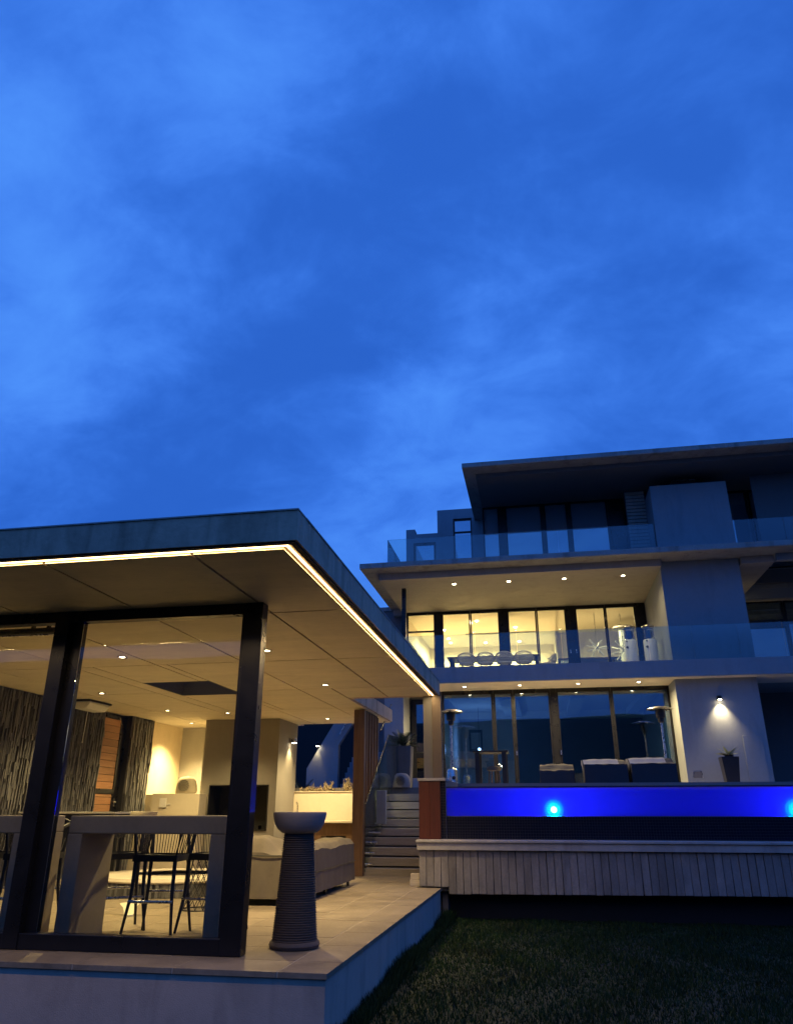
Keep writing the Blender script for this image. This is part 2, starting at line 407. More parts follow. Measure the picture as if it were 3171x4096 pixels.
class MB:
    """collects shapes in world (or local) coordinates; build() links them as one mesh object"""

    def __init__(self):
        self.v, self.f = [], []

    def add(self, vs, fs):
        o = len(self.v)
        self.v += [tuple(p) for p in vs]
        self.f += [tuple(i + o for i in f) for f in fs]
        return self

    def box(self, x0, x1, y0, y1, z0, z1):
        vs = [(x0, y0, z0), (x1, y0, z0), (x1, y1, z0), (x0, y1, z0), (x0, y0, z1), (x1, y0, z1), (x1, y1, z1), (x0, y1, z1)]
        return self.add(vs, [(3, 2, 1, 0), (4, 5, 6, 7), (0, 1, 5, 4), (1, 2, 6, 5), (2, 3, 7, 6), (3, 0, 4, 7)])

    def prism(self, poly, axis, lo, hi):
        def mk(a, b, t):
            return (t, a, b) if axis == 'x' else ((a, t, b) if axis == 'y' else (a, b, t))
        k = len(poly)
        vs = [mk(a, b, lo) for a, b in poly] + [mk(a, b, hi) for a, b in poly]
        fs = [tuple(range(k)), tuple(range(2 * k - 1, k - 1, -1))]
        fs += [(i, i + k, (i + 1) % k + k, (i + 1) % k) for i in range(k)]
        return self.add(vs, fs)

    def lathe(self, prof, c=(0, 0, 0), n=24, cap=True):
        vs, fs = [], []
        for r, z in prof:
            for k in range(n):
                a = 2 * math.pi * k / n
                vs.append((c[0] + r * math.cos(a), c[1] + r * math.sin(a), c[2] + z))
        for i in range(len(prof) - 1):
            for k in range(n):
                fs.append((i * n + k, i * n + (k + 1) % n, (i + 1) * n + (k + 1) % n, (i + 1) * n + k))
        if cap:
            fs.append(tuple(range(n - 1, -1, -1)))
            fs.append(tuple(range((len(prof) - 1) * n, len(prof) * n)))
        return self.add(vs, fs)

    def tube(self, pts, r, n=8, cap=True):
        pts = [Vector(p) for p in pts]
        rs = r if isinstance(r, (list, tuple)) else [r] * len(pts)
        vs, fs = [], []
        up = Vector((0, 0, 1))
        for i, p in enumerate(pts):
            d = (pts[min(i + 1, len(pts) - 1)] - pts[max(i - 1, 0)]).normalized()
            a = up if abs(d.dot(up)) < 0.95 else Vector((1, 0, 0))
            u = d.cross(a).normalized(); w = d.cross(u).normalized()
            for k in range(n):
                t = 2 * math.pi * k / n
                vs.append(tuple(p + (u * math.cos(t) + w * math.sin(t)) * rs[i]))
        for i in range(len(pts) - 1):
            for k in range(n):
                fs.append((i * n + k, (i + 1) * n + k, (i + 1) * n + (k + 1) % n, i * n + (k + 1) % n))
        if cap:
            fs.append(tuple(range(n))); fs.append(tuple(range((len(pts) - 1) * n + n - 1, (len(pts) - 1) * n - 1, -1)))
        return self.add(vs, fs)

    def grid(self, fn, nu, nv, closed_u=False):
        vs = [fn(i / nu, j / nv) for i in range(nu + 1) for j in range(nv + 1)]
        fs = [(i * (nv + 1) + j, (i + 1) * (nv + 1) + j, (i + 1) * (nv + 1) + j + 1, i * (nv + 1) + j + 1)
              for i in range(nu) for j in range(nv)]
        return self.add(vs, fs)

    def mesh(self, name, mat, org=(0, 0, 0), smooth=False):
        me = bpy.data.meshes.new(name)
        vs = [(p[0] - org[0], p[1] - org[1], p[2] - org[2]) for p in self.v]
        me.from_pydata(vs, [], self.f)
        bm = bmesh.new(); bm.from_mesh(me)
        bmesh.ops.recalc_face_normals(bm, faces=bm.faces)
        bm.to_mesh(me); bm.free()
        if smooth:
            me.polygons.foreach_set('use_smooth', [True] * len(me.polygons))
        me.materials.append(mat)
        return me

    def build(self, name, mat, parent=None, bev=0.0, smooth=False, org=None):
        o_ = ORG.get(parent.name, (0, 0, 0)) if parent else (org or (0, 0, 0))
        ob = bpy.data.objects.new(name, self.mesh(name, mat, o_, smooth))
        COL.objects.link(ob)
        if parent:
            ob.parent = parent
        else:
            ob.location = o_
        ORG[ob.name] = o_
        if bev:
            md = ob.modifiers.new('edge', 'BEVEL'); md.width = bev; md.segments = 2
            md.limit_method = 'ANGLE'; md.angle_limit = R(40); md.use_clamp_overlap = True
        if smooth:
            md = ob.modifiers.new('split', 'EDGE_SPLIT'); md.split_angle = R(45)
        return ob


def thing(name, label, cat, loc=(0, 0, 0), group=None):
    o = bpy.data.objects.new(name, None)
    COL.objects.link(o)
    o.empty_display_size = 0.2
    o.location = loc
    ORG[o.name] = tuple(loc)
    o['label'] = label; o['category'] = cat
    if group:
        o['group'] = group
    return o


def tag(o, label, cat, group=None):
    o['label'] = label; o['category'] = cat
    if group:
        o['group'] = group
    return o


def struct(o):
    o['kind'] = 'structure'
    return o


def stuff(o):
    o['kind'] = 'stuff'
    return o


def piece(name, mesh, parent, loc, scale=(1, 1, 1), rot=(0, 0, 0)):
    """one of many alike pieces sharing mesh data, placed in world coordinates under its parent"""
    ob = bpy.data.objects.new(name, mesh)
    COL.objects.link(ob)
    ob.parent = parent
    g = ORG[parent.name]
    ob.location = (loc[0] - g[0], loc[1] - g[1], loc[2] - g[2])
    ob.scale = scale; ob.rotation_euler = rot
    ORG[ob.name] = tuple(loc)
    return ob


def unit_box(name, mat, bev=0.0):
    me = MB().box(-.5, .5, -.5, .5, -.5, .5).mesh(name, mat)
    if bev:
        bm = bmesh.new(); bm.from_mesh(me)
        bmesh.ops.bevel(bm, geom=bm.edges[:], offset=bev, segments=1, affect='EDGES')
        bm.to_mesh(me); bm.free()
    return me


def box_piece(name, mat, parent, x0, x1, y0, y1, z0, z1, bev=0.0):
    return MB().box(x0, x1, y0, y1, z0, z1).build(name, mat, parent, bev)


def copy_tree(o, parent=None):
    c = o.copy(); COL.objects.link(c); c.parent = parent
    for ch in o.children:
        copy_tree(ch, c)
    return c


def light(kind, parent, loc, power, col=WARM, aim=None, size=R(110), blend=0.6, rad=0.04):
    d = bpy.data.lights.new('lamp_light', kind)
    d.energy = power; d.color = col
    d.shadow_soft_size = rad
    if kind == 'SPOT':
        d.spot_size = size; d.spot_blend = blend
    ob = bpy.data.objects.new('lamp_light', d)
    COL.objects.link(ob)
    if parent:
        ob.parent = parent
        g = ORG[parent.name]
        ob.location = tuple(loc[i] - g[i] for i in range(3))
    else:
        ob.location = loc
    if aim:
        ob.rotation_euler = Vector(aim).to_track_quat('-Z', 'Y').to_euler()
    return ob


def downlight(parent, x, y, z, power, size=R(120), ring='steel', name='downlight', s=1.0):
    """recessed ceiling lamp: a ring, a glowing lens and its light"""
    rg = MB().lathe([(r * s, h) for r, h in ((0.034, 0), (0.055, 0), (0.055, -0.012), (0.036, -0.010), (0.034, 0))], (x, y, z), 20, False)
    o = rg.build(name, M[ring], parent, smooth=True)
    ln = MB().lathe([(0.001, -0.004), (0.034 * s, -0.004), (0.034 * s, -0.001)], (x, y, z), 16)
    ln.build('lens', M['bulb'], o)
    light('SPOT', o, (x, y, z - 0.03), power * POWER, WARM, (0, 0, -1), size, 0.9, 0.04)
    return o


# ================================================================== THE GROUND
ZF, ZC = 0.48, 3.474
lawn = MB()
lawn.add([(-150, -150, 0), (150, -150, 0), (150, 150, 0), (-150, 150, 0)], [(0, 1, 2, 3)])
struct(lawn.build('lawn', M['lawn']))


hl = MB()  # unseen hill added behind the camera to cut the sky light


def added_hill_pt(u, v):
    x = -70 + 140 * u
    y = -7 - 30 * v
    z = (1 - (1 - min(1, v * 2.2)) ** 2) * (8.6 + .25 * math.sin(x * .11))
    return (x, y, z + 0.12 * math.sin(x * 1.3 + y) * math.sin(y * 1.1 + .6 * x) * min(1, v * 6) - .05)


hl.grid(added_hill_pt, 120, 30)
struct(hl.build('added_hill', M['added_hill'], smooth=True))


def blades(name, mat, n, region, h0, h1, seed, dens=None):
    g = np.random.default_rng(seed)
    x = g.uniform(region[0], region[1], n); y = g.uniform(region[2], region[3], n)
    if dens is not None:
        keep = g.random(n) < dens(x, y); x, y = x[keep], y[keep]; n = len(x)
    h = g.uniform(h0, h1, n) * (0.7 + 0.6 * np.sin(x * 2.3 + 1.1 * np.cos(y * 1.7)) ** 2)
    a = g.uniform(0, 2 * np.pi, n); w = g.uniform(0.003, 0.006, n) * (1 + 0.04 * y)
    lx, ly = g.normal(0, 0.35, n) * h, g.normal(0, 0.35, n) * h
    vs = np.zeros((n, 3, 3))
    vs[:, 0] = np.stack([x - w * np.cos(a), y - w * np.sin(a), np.zeros(n)], 1)
    vs[:, 1] = np.stack([x + w * np.cos(a), y + w * np.sin(a), np.zeros(n)], 1)
    vs[:, 2] = np.stack([x + lx, y + ly, h], 1)
    me = bpy.data.meshes.new(name)
    me.vertices.add(n * 3); me.vertices.foreach_set('co', vs.reshape(-1))
    me.loops.add(n * 3); me.loops.foreach_set('vertex_index', np.arange(n * 3, dtype=np.int32))
    me.polygons.add(n); me.polygons.foreach_set('loop_start', np.arange(0, n * 3, 3, dtype=np.int32))
    me.polygons.foreach_set('loop_total', np.full(n, 3, dtype=np.int32))
    me.update(calc_edges=True); me.validate()
    me.materials.append(mat)
    ob = bpy.data.objects.new(name, me); COL.objects.link(ob)
    return ob


def worn(x, y):   # worn strip of turf about a metre from the plinth
    return np.exp(-((x + 0.75 + 0.25 * np.sin(y * 1.9)) / 0.28) ** 2) * (0.5 + 0.5 * np.sin(y * 3.1 + 1.3 * np.sin(x * 5)))


gr = blades('grass', M['grass'], 460000, (-9, 8.5, 0.5, 13.4), 0.02, 0.055, 3, lambda x, y: (1 - 0.75 * np.clip(worn(x, y), 0, 1)) * ((x > -1.67) | (y < 6.21)))
stuff(gr); tag(gr, 'short mown green grass covering the lawn', 'grass')
gr = blades('long_grass', M['grass'], 9000, (-1.67, -1.52, 6.2, 13.4), 0.06, 0.15, 5)
stuff(gr); tag(gr, 'longer untrimmed grass along the foot of the plinth wall', 'grass')
gr = blades('dry_grass', M['drygrass'], 22000, (-1.6, 0.4, 5.6, 13.4), 0.015, 0.05, 6, lambda x, y: np.clip(worn(x, y), 0, 1))
stuff(gr); tag(gr, 'dry worn patches of yellowish turf beside the plinth', 'grass')

# ================================================================== PAVILION FLOOR
floor = MB()
floor.box(-9.4, -1.674, 6.220, 12.88, -0.1, 0.440)
floor.box(-9.4, -2.08, 12.88, 17.9, -0.1, 0.440)
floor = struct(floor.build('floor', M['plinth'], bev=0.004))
grout = MB()
grout.box(-9.4, -1.664, 6.210, 12.89, 0.441, 0.4775)
grout.box(-9.4, -2.07, 12.89, 17.9, 0.441, 0.4775)
grout.build('grout_bed', M['grout'], floor)
tm = unit_box('tile', M['tile'], 0.012)


def tile(x0, x1, y0, y1, g=0.004):
    zt = ZF + random.uniform(-0.0008, 0.0008)
    z0 = 0.4415
    piece('tile', tm, floor, ((x0 + x1) / 2, (y0 + y1) / 2, (z0 + zt) / 2), (x1 - x0 - 2 * g, y1 - y0 - 2 * g, zt - z0))


BX, BY = -2.045, 6.66         # inner lines of the border course
xs = [-1.655]
# border along the front edge and along the lawn edge
x = BX
while x > -9.3:
    tile(x - 0.84, x, 6.20, BY); x -= 0.84
tile(BX, -1.655, 6.20, BY)
y = BY
while y < 12.85:
    y2 = min(y + 0.78, 12.90)
    tile(BX, -1.655, y, y2); y = y2
x = BX; i = 0
while x > -9.2:
    y = BY
    while y < 17.2:
        if (x > -3.4 and y > 15.3) or (x < -7.6 and y < 9):
            y += 0.6; continue
        tile(x - 0.535, x, y, y + 0.6); y += 0.6
    x -= 0.535; i += 1

# ================================================================== PAVILION
pav = thing('pavilion', 'open concrete pavilion with lit soffit beside the lawn', 'pavilion', (-5.0, 10.0, ZF))

SK = (-6.12, -5.0, 11.08, 12.52)      # skylight opening
roof = MB()
roof.box(-9.6, SK[0], 5.1, 13.5, 3.497, 3.74)
roof.box(SK[1], -1.70, 5.1, 13.5, 3.497, 3.74)
roof.box(SK[0], SK[1], 5.1, SK[2], 3.497, 3.74)
roof.box(SK[0], SK[1], SK[3], 13.5, 3.497, 3.74)
roof.box(-9.6, -3.31, 13.5, 17.47, 3.497, 3.757)
roof.box(-9.6, -5.56, 17.47, 17.95, 3.497, 3.757)
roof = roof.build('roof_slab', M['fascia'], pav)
# thin weathered capping along the roof edge, slightly uneven
cap = MB()
cap.box(-9.6, -1.695, 5.09, 5.30, 3.7405, 3.752)
cap.box(-1.90, -1.692, 5.30, 13.51, 3.7405, 3.752)
cap.build('roof_capping', M['coping'], roof)
# shadow gap and LED channel
ch = MB()
ch.box(-9.6, -1.70 - 0.02, 5.12, 5.165, 3.484, 3.4965)
ch.box(-1.765, -1.72, 5.165, 13.48, 3.484, 3.4965)
ch.build('edge_trim', M['shadowgap'], roof)
led = MB()
led.box(-9.4, -1.812, 5.188, 5.200, 3.484, 3.4965)
led.box(-1.812, -1.800, 5.188, 13.46, 3.484, 3.4965)
led = led.build('led_strip', M['led'], roof)
for (cx_, cy_, lx_, ly_) in ((-5.6, 5.194, 7.5, 0.012), (-1.806, 9.33, 0.012, 8.2)):
    la = light('AREA', led, (cx_, cy_, 3.4835), 62, (1.0, 0.68, 0.30))
    la.data.shape = 'RECTANGLE'; la.data.size = lx_; la.data.size_y = ly_
# skylight shaft lining
sl = MB()
t = 0.02
sl.box(SK[0], SK[0] + t, SK[2], SK[3], 3.476, 4.05)
sl.box(SK[1] - t, SK[1], SK[2], SK[3], 3.476, 4.05)
sl.box(SK[0] + t, SK[1] - t, SK[2], SK[2] + t, 3.476, 4.05)
sl.box(SK[0] + t, SK[1] - t, SK[3] - t, SK[3], 3.476, 4.05)
sl.build('skylight_lining', M['housedark'], roof)
MB().box(SK[0] - .05, SK[1] + .05, SK[2] - .05, SK[3] + .05, 4.052, 4.075).build('skylight_pane', M['darkglass'], roof)

# ceiling boards with open joints
XS = [-1.832, -2.60, -3.89, -5.15, -6.41, -7.67, -9.0]
YS = [5.215, 7.13, 9.66, 12.18, 14.71, 17.45]


def cut(r, h):
    x0, x1, y0, y1 = r; a0, a1, b0, b1 = h
    if x1 <= a0 or x0 >= a1 or y1 <= b0 or y0 >= b1:
        return [r]
    out = []
    if x0 < a0: out.append((x0, a0, y0, y1))
    if x1 > a1: out.append((a1, x1, y0, y1))
    xa, xb = max(x0, a0), min(x1, a1)
    if y0 < b0: out.append((xa, xb, y0, b0))
    if y1 > b1: out.append((xa, xb, b1, y1))
    return out


for i in range(len(XS) - 1):
    for j in range(len(YS) - 1):
        x1, x0, y0, y1 = XS[i], XS[i + 1], YS[j], YS[j + 1]
        if j == 3 and i < 2:
            y1 = 13.30
            if i == 1:      # the board next to the eave
                pass
        if j == 4 and i < 1:
            continue
        rects = [(x0, x1, y0, y1)]
        if i == 1 and j == 3:
            rects = [(x0, -3.33, y0, 14.71), (-3.33, x1, y0, 13.30)]
        if i == 1 and j == 4:
            rects = [(x0, -3.33, y0, y1)]
        hole = (SK[0], SK[1], SK[2], SK[3])
        for r in rects:
            for (a, b, c, d) in cut(r, hole):
                if b - a < 0.03 or d - c < 0.03:
                    continue
                g = 0.013
                MB().box(a + g, b - g, c + g, d - g, ZC + random.uniform(0, .0015), 3.489).build('ceiling_board', M['ceiling'], roof)
MB().box(-8.72, -5.56, 17.463, 17.72, ZC, 3.489).build('ceiling_board', M['ceiling'], roof)
# back edge closing beams under the slab ends
be = MB()
be.box(-3.29, -1.72, 13.315, 13.47, 3.478, 3.4965)
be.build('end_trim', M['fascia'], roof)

for (x, y, pw) in ((-3.3, 8.95, 150), (-5.31, 9.02, 190), (-7.33, 9.0, 150), (-3.32, 11.77, 170), (-7.33, 11.96, 120),
                   (-7.31, 14.38, 120), (-6.29, 15.0, 90), (-4.54, 16.36, 190), (-7.85, 16.67, 480)):
    downlight(roof, x, y, ZC, pw, s=1.2)

# glazed screen along the front
AY0, AY1 = 6.70, 6.84


def stile(name, x0, x1, y0, y1, z0, z1, par):
    return box_piece(name, M['alu'], par, x0, x1, y0, y1, z0, z1, 0.004)


scr = box_piece('corner_post', M['alu'], pav, -2.72, -2.535, AY0, AY1, ZF + 0.002, ZC - 0.001, 0.006)
scr2 = MB()
scr2.box(-2.745, -2.722, AY0 + .02, AY1 - .03, 0.612, 3.366)
scr2.build('glazing_bead', M['alu'], scr)
bays = [(-4.45, -2.748), (-6.42, -4.72), (-8.46, -6.69)]
for k, (a, b) in enumerate(bays):
    w = MB()
    w.box(a - (0.0 if k == 2 else .135), b + (.026 if k == 0 else .0), AY0 + .008, AY1 - .012, 3.366, ZC - 0.001)
    fr = w.build('window_head', M['alu'], pav, 0.004)
    w = MB()
    w.box(a - (0.0 if k == 2 else .135), b + (.026 if k == 0 else .0), AY0 + .008, AY1 - .012, ZF + 0.002, 0.606)
    w.build('window_sill', M['alu'], pav, 0.004)
    yy = 6.765 + .012 * k
    MB().box(a, b, yy, yy + 0.008, 0.606, 3.366).build('pane', M['glass'], fr)
    if k < 2:
        # two overlapping stiles of the sliding leaves, on separate tracks
        st = MB()
        st.box(a - .135, a, AY0 + .075, AY1 - .004, ZF + 0.010, ZC - 0.006)
        st.build('stile', M['alu'], fr, 0.004)
        st = MB()
        st.box(a - .275, a - .125, AY0 - .004, AY0 + .068, ZF + 0.006, ZC - 0.004)
        st.build('stile', M['alu'], fr, 0.004)

# posts carrying the far corner of the roof on the pool pier
box_piece('roof_post', M['housedark'], pav, -1.985, -1.826, 13.40, 13.56, 2.112, 3.483, 0.004)
box_piece('roof_post', M['postbrown'], pav, -1.823, -1.668, 13.36, 13.52, 2.112, 3.483, 0.004)

# inner walls: chimney block with fireplace, back wall, cream wall
FX0, FX1, FZ0, FZ1 = -7.05, -5.72, 1.206, 2.112
blk = MB()
blk.box(-7.26, FX0, 16.15, 17.45, ZF, ZC - .002)
blk.box(FX1, -5.55, 16.15, 17.45, ZF, ZC - .002)
blk.box(FX0, FX1, 16.15, 17.45, FZ1, ZC - .002)
blk.box(FX0, FX1, 16.15, 17.45, ZF, FZ0)
blk.box(FX0, FX1, 16.75, 17.45, FZ0, FZ1)
blk = blk.build('chimney_block', M['greywall'], pav)
lin = MB()
lin.box(FX0 + .001, FX0 + .02, 16.13, 16.74, FZ0 + .001, FZ1 - .001)
lin.box(FX1 - .02, FX1 - .001, 16.13, 16.74, FZ0 + .001, FZ1 - .001)
lin.box(FX0 + .02, FX1 - .02, 16.13, 16.74, FZ1 - .02, FZ1 - .001)
lin.box(FX0 + .02, FX1 - .02, 16.13, 16.74, FZ0 + .001, FZ0 + .02)
lin.box(FX0 + .02, FX1 - .02, 16.72, 16.74, FZ0 + .02, FZ1 - .02)
lin.box(FX0 + .25, FX1 - .25, 16.35, 16.55, FZ0 + .021, FZ0 + .10)
lin.build('fireplace', M['black'], blk)
bw = MB(); bw.box(-8.55, -7.262, 17.72, 17.92, ZF, ZC - .002)
bw.build('back_wall', M['greywall'], pav)
sw = MB(); sw.box(-8.75, -8.55, 16.06, 17.92, ZF, ZC - .002)
sw.build('cream_wall', M['yellow'], pav)
lw = MB(); lw.box(-8.17, -7.10, 15.80, 17.71, ZF, 1.935)
lw.box(-8.545, -8.172, 16.2, 17.71, ZF, 1.925)
lw = lw.build('low_wall', M['cream'], pav, 0.004)
sp_ = MB(); sp_.box(-7.98, -7.83, 15.772, 15.799, 1.66, 1.84); sp_.box(-7.82, -7.74, 15.785, 15.799, 1.71, 1.735)
sp_.build('switch_box', M['whitepaint'], lw, 0.004)

# wall sconce on the chimney block's side
sc_ = MB(); sc_.box(-5.549, -5.50, 16.85, 16.97, 3.02, 3.12); sc_.lathe([(0.05, 0), (0.055, 0.03), (0.055, 0.10), (0.02, 0.115)], (-5.445, 16.91, 3.02), 18)
sc_ = sc_.build('wall_sconce', M['steel'], pav, smooth=True)
MB().lathe([(0.001, -0.012), (0.046, -0.010), (0.046, 0.0)], (-5.445, 16.91, 3.02), 16).build('lens', M['bulb'], sc_)
light('SPOT', sc_, (-5.445, 16.91, 3.0), 70, WARM, (-0.05, 0, -1), R(95), 0.7)

# stone clad side wall: bedding plus split slate sticks
cw = MB()
cw.box(-8.78, -8.50, 6.90, 14.06, ZF, ZC - .002)
cw.box(-8.78, -8.50, 15.16, 16.05, ZF, ZC - .002)
cw.box(-8.78, -8.70, 14.06, 15.16, ZF, ZC - .002)
cw = cw.build('clad_wall', M['slateback'], pav)
sticks = []
for s in range(6):
    mb = MB()
    a = rng.normal(0, 0.12, 8)
    vs = [(-.5 + a[0] * .3, -.5, -.5 + a[1] * .05), (.5, -.5 + a[2] * .4, -.5), (.5 + a[3] * .6, .5, -.5 + a[4] * .05), (-.5, .5, -.5),
          (-.5, -.5 + a[5] * .5, .5), (.5 + a[6] * .5, -.5, .5 + a[7] * .04), (.5, .5 + a[1] * .6, .5), (-.5, .5, .5 - abs(a[2]) * .05)]
    mb.add(vs, [(3, 2, 1, 0), (4, 5, 6, 7), (0, 1, 5, 4), (1, 2, 6, 5), (2, 3, 7, 6), (3, 0, 4, 7)])
    sticks.append(mb.mesh('stone_stick', M['slate']))
allst = []


def clad_zone(y0, y1):
    y = y0
    while y < y1:
        wdt = random.uniform(0.020, 0.042)
        z = ZF + random.uniform(-0.3, 0)
        while z < ZC - 0.03:
            ln = random.uniform(0.16, 0.55)
            za, zb = max(z, ZF), min(z + ln, ZC - 0.012)
            if zb - za > 0.05:
                d = random.choice((random.uniform(.02, .04), random.uniform(.03, .055), random.uniform(.04, .075)))
                allst.append((y + wdt / 2 + random.uniform(-.006, .006), (za + zb) / 2, wdt * 1.04, zb - za, d))
            z += ln
        y += wdt


clad_zone(9.0, 14.04)
clad_zone(15.18, 16.08)
# the largest in the picture are pieces of their own; they are those that stand farthest proud and high
vis = [s for s in allst if s[1] + s[3] / 2 > 1.55 and s[0] > 10.4]
vis.sort(key=lambda s: -s[2] * s[3])
big = set(vis[:290])
restm = MB()
for s in allst:
    yc, zc_, w_, h_, d_ = s
    if s in big:
        piece('stone_stick', random.choice(sticks), cw, (-8.50 + d_ / 2, yc, zc_), (d_, w_, h_), (random.gauss(0, .03), random.gauss(0, .012), random.gauss(0, .05)))
    else:
        k = random.gauss(0, .008)
        restm.add([(-8.50, yc - w_ / 2 + k, zc_ - h_ / 2), (-8.50 + d_ * .8, yc - w_ / 2 + k, zc_ - h_ / 2), (-8.50 + d_, yc + w_ / 2 + k, zc_ - h_ / 2), (-8.50, yc + w_ / 2 + k, zc_ - h_ / 2),
                   (-8.50, yc - w_ / 2 - k, zc_ + h_ / 2), (-8.50 + d_, yc - w_ / 2 - k, zc_ + h_ / 2), (-8.50 + d_ * .7, yc + w_ / 2 - k, zc_ + h_ / 2), (-8.50, yc + w_ / 2 - k, zc_ + h_ / 2)],
                  [(3, 2, 1, 0), (4, 5, 6, 7), (0, 1, 5, 4), (1, 2, 6, 5), (2, 3, 7, 6), (3, 0, 4, 7)])
stuff(restm.build('stone_cladding', M['slate'], cw))

# boarded door in the clad wall
dr = MB()
dr.box(-8.66, -8.60, 14.07, 14.30, ZF, 3.44)
dr.box(-8.66, -8.60, 14.935, 15.15, ZF, 3.44)
dr.box(-8.66, -8.60, 14.30, 14.935, 3.37, 3.44)
dr.box(-8.66, -8.60, 14.30, 14.935, 1.91, 2.0)
dr.box(-8.66, -8.60, 14.30, 14.935, ZF, 0.62)
dr = dr.build('door', M['alu'], pav, 0.004)
z = 0.63
while z < 3.36:
    top = min(z + 0.128, 1.905 if z < 1.905 else 3.365)
    if z > 1.90 and z < 2.005:
        z = 2.005; continue
    if top - z > 0.03:
        box_piece('board', M['doorwood'], dr, -8.65, -8.612, 14.305, 14.93, z, top, 0.004)
    z = top + 0.008
hd = MB(); hd.box(-8.598, -8.585, 14.99, 15.04, 1.68, 1.84); hd.tube([(-8.585, 15.015, 1.76), (-8.54, 15.015, 1.76), (-8.54, 14.90, 1.76)], 0.010)
hd.build('handle', M['steel'], dr)

# ---- eave extension posts belong to the timber screen
ts = thing('timber_screen', 'brown timber post with row of upright slats by the stairs', 'screen', (-3.46, 15.2, ZF))
box_piece('post', M['screenwood'], ts, -3.575, -3.362, 14.84, 14.98, ZF + .001, 3.455, 0.004)
for yy in (15.14, 15.40, 15.66, 15.92, 16.18):
    box_piece('slat', M['screenwood'], ts, -3.50, -3.365, yy - 0.03, yy + 0.03, ZF + .001, 3.44, 0.003)
box_piece('top_rail', M['shadowgap'], ts, -3.50, -3.40, 14.99, 16.25, 3.441, 3.472)

# ---- back of the pavilion: planted wall, bench with sink
gw = thing('garden_wall', 'cream planted wall behind the washing bench', 'wall', (-4.6, 17.5, ZF))
w = MB(); w.box(-5.548, -3.62, 17.40, 17.50, ZF, 1.985); w.box(-5.548, -3.62, 17.80, 17.88, ZF, 1.94)
w.build('wall', M['cream'], gw)
MB().box(-5.548, -3.62, 17.38, 17.53, 1.986, 2.005).build('coping', M['cream'], gw, 0.003)
MB().box(-5.54, -3.63, 17.505, 17.795, 1.6, 1.93).build('soil', M['soil'], gw)
bn = thing('bench', 'low counter with pale top and timber front behind the covered sofa', 'bench', (-4.6, 17.1, ZF))
MB().box(-5.54, -3.62, 16.86, 17.385, 1.352, 1.392).build('bench_top', M['cream'], bn, 0.004)
w = MB(); w.box(-5.54, -3.62, 16.92, 16.97, 1.10, 1.351); w.box(-5.54, -4.75, 16.92, 16.97, ZF, 1.10); w.box(-4.20, -3.62, 16.92, 16.97, ZF, 1.10)
w.build('bench_front', M['screenwood'], bn)
MB().box(-4.75, -4.20, 17.30, 17.34, ZF, 1.10).build('niche_back', M['black'], bn)
tp_ = MB(); tp_.tube([(-5.39, 17.2, 1.392), (-5.39, 17.2, 1.70), (-5.39, 17.17, 1.755), (-5.39, 17.10, 1.77)], 0.016, 8); tp_.lathe([(0.03, 0), (0.03, 0.02), (0.018, 0.04)], (-5.39, 17.2, 1.392), 12)
tag(tp_.build('tap', M['steel'], smooth=True, org=(-5.39, 17.2, 1.392)), 'slim steel tap standing on the pale counter', 'tap')


def coral_plant(x, y, z, h, n, label, seed):
    g = random.Random(seed)
    t_ = thing('succulent', label, 'plant', (x, y, z), 'coral succulents on the planted wall')
    mb = MB()
    for k in range(n):
        a = g.uniform(0, 6.28); r = g.uniform(0, 0.10)
        p = Vector((x + r * math.cos(a), y + r * .6 * math.sin(a), z))
        d = Vector((math.cos(a) * 0.5, math.sin(a) * 0.4, 1)).normalized()
        hh = h * g.uniform(0.35, 1.0) * (1.0 if r < .06 else .7)
        pts = [p]
        for s in range(4):
            d = (d + Vector((g.gauss(0, .22), g.gauss(0, .22), .12))).normalized()
            pts.append(pts[-1] + d * hh / 4)
        mb.tube(pts, [0.011, 0.012, 0.011, 0.012, 0.008], 6)
        for s in range(2, 5):
            for q in range(2):
                b = Vector((g.gauss(0, 1), g.gauss(0, 1), g.uniform(.2, 1))).normalized()
                mb.tube([pts[s], pts[s] + b * 0.03, pts[s] + b * 0.05 + Vector((0, 0, .015))], [0.009, 0.010, 0.006], 5)
    mb.build('stems', M['coral'], t_, smooth=True)
    ro = MB(); ro.lathe([(0.11, -0.02), (0.09, 0.0), (0.02, 0.012)], (x, y, z), 12); ro.build('root_mound', M['soil'], t_, smooth=True)


coral_plant(-5.40, 17.62, 1.93, 0.20, 7, 'sparse pale succulent nearest the chimney block', 1)
coral_plant(-5.19, 17.62, 1.93, 0.27, 12, 'narrow upright pale succulent second from the chimney block', 2)
coral_plant(-4.88, 17.62, 1.93, 0.30, 26, 'broad bushy pale succulent in the middle of the wall', 3)
coral_plant(-4.33, 17.62, 1.93, 0.33, 26, 'tall bushy pale succulent next to the timber post', 4)


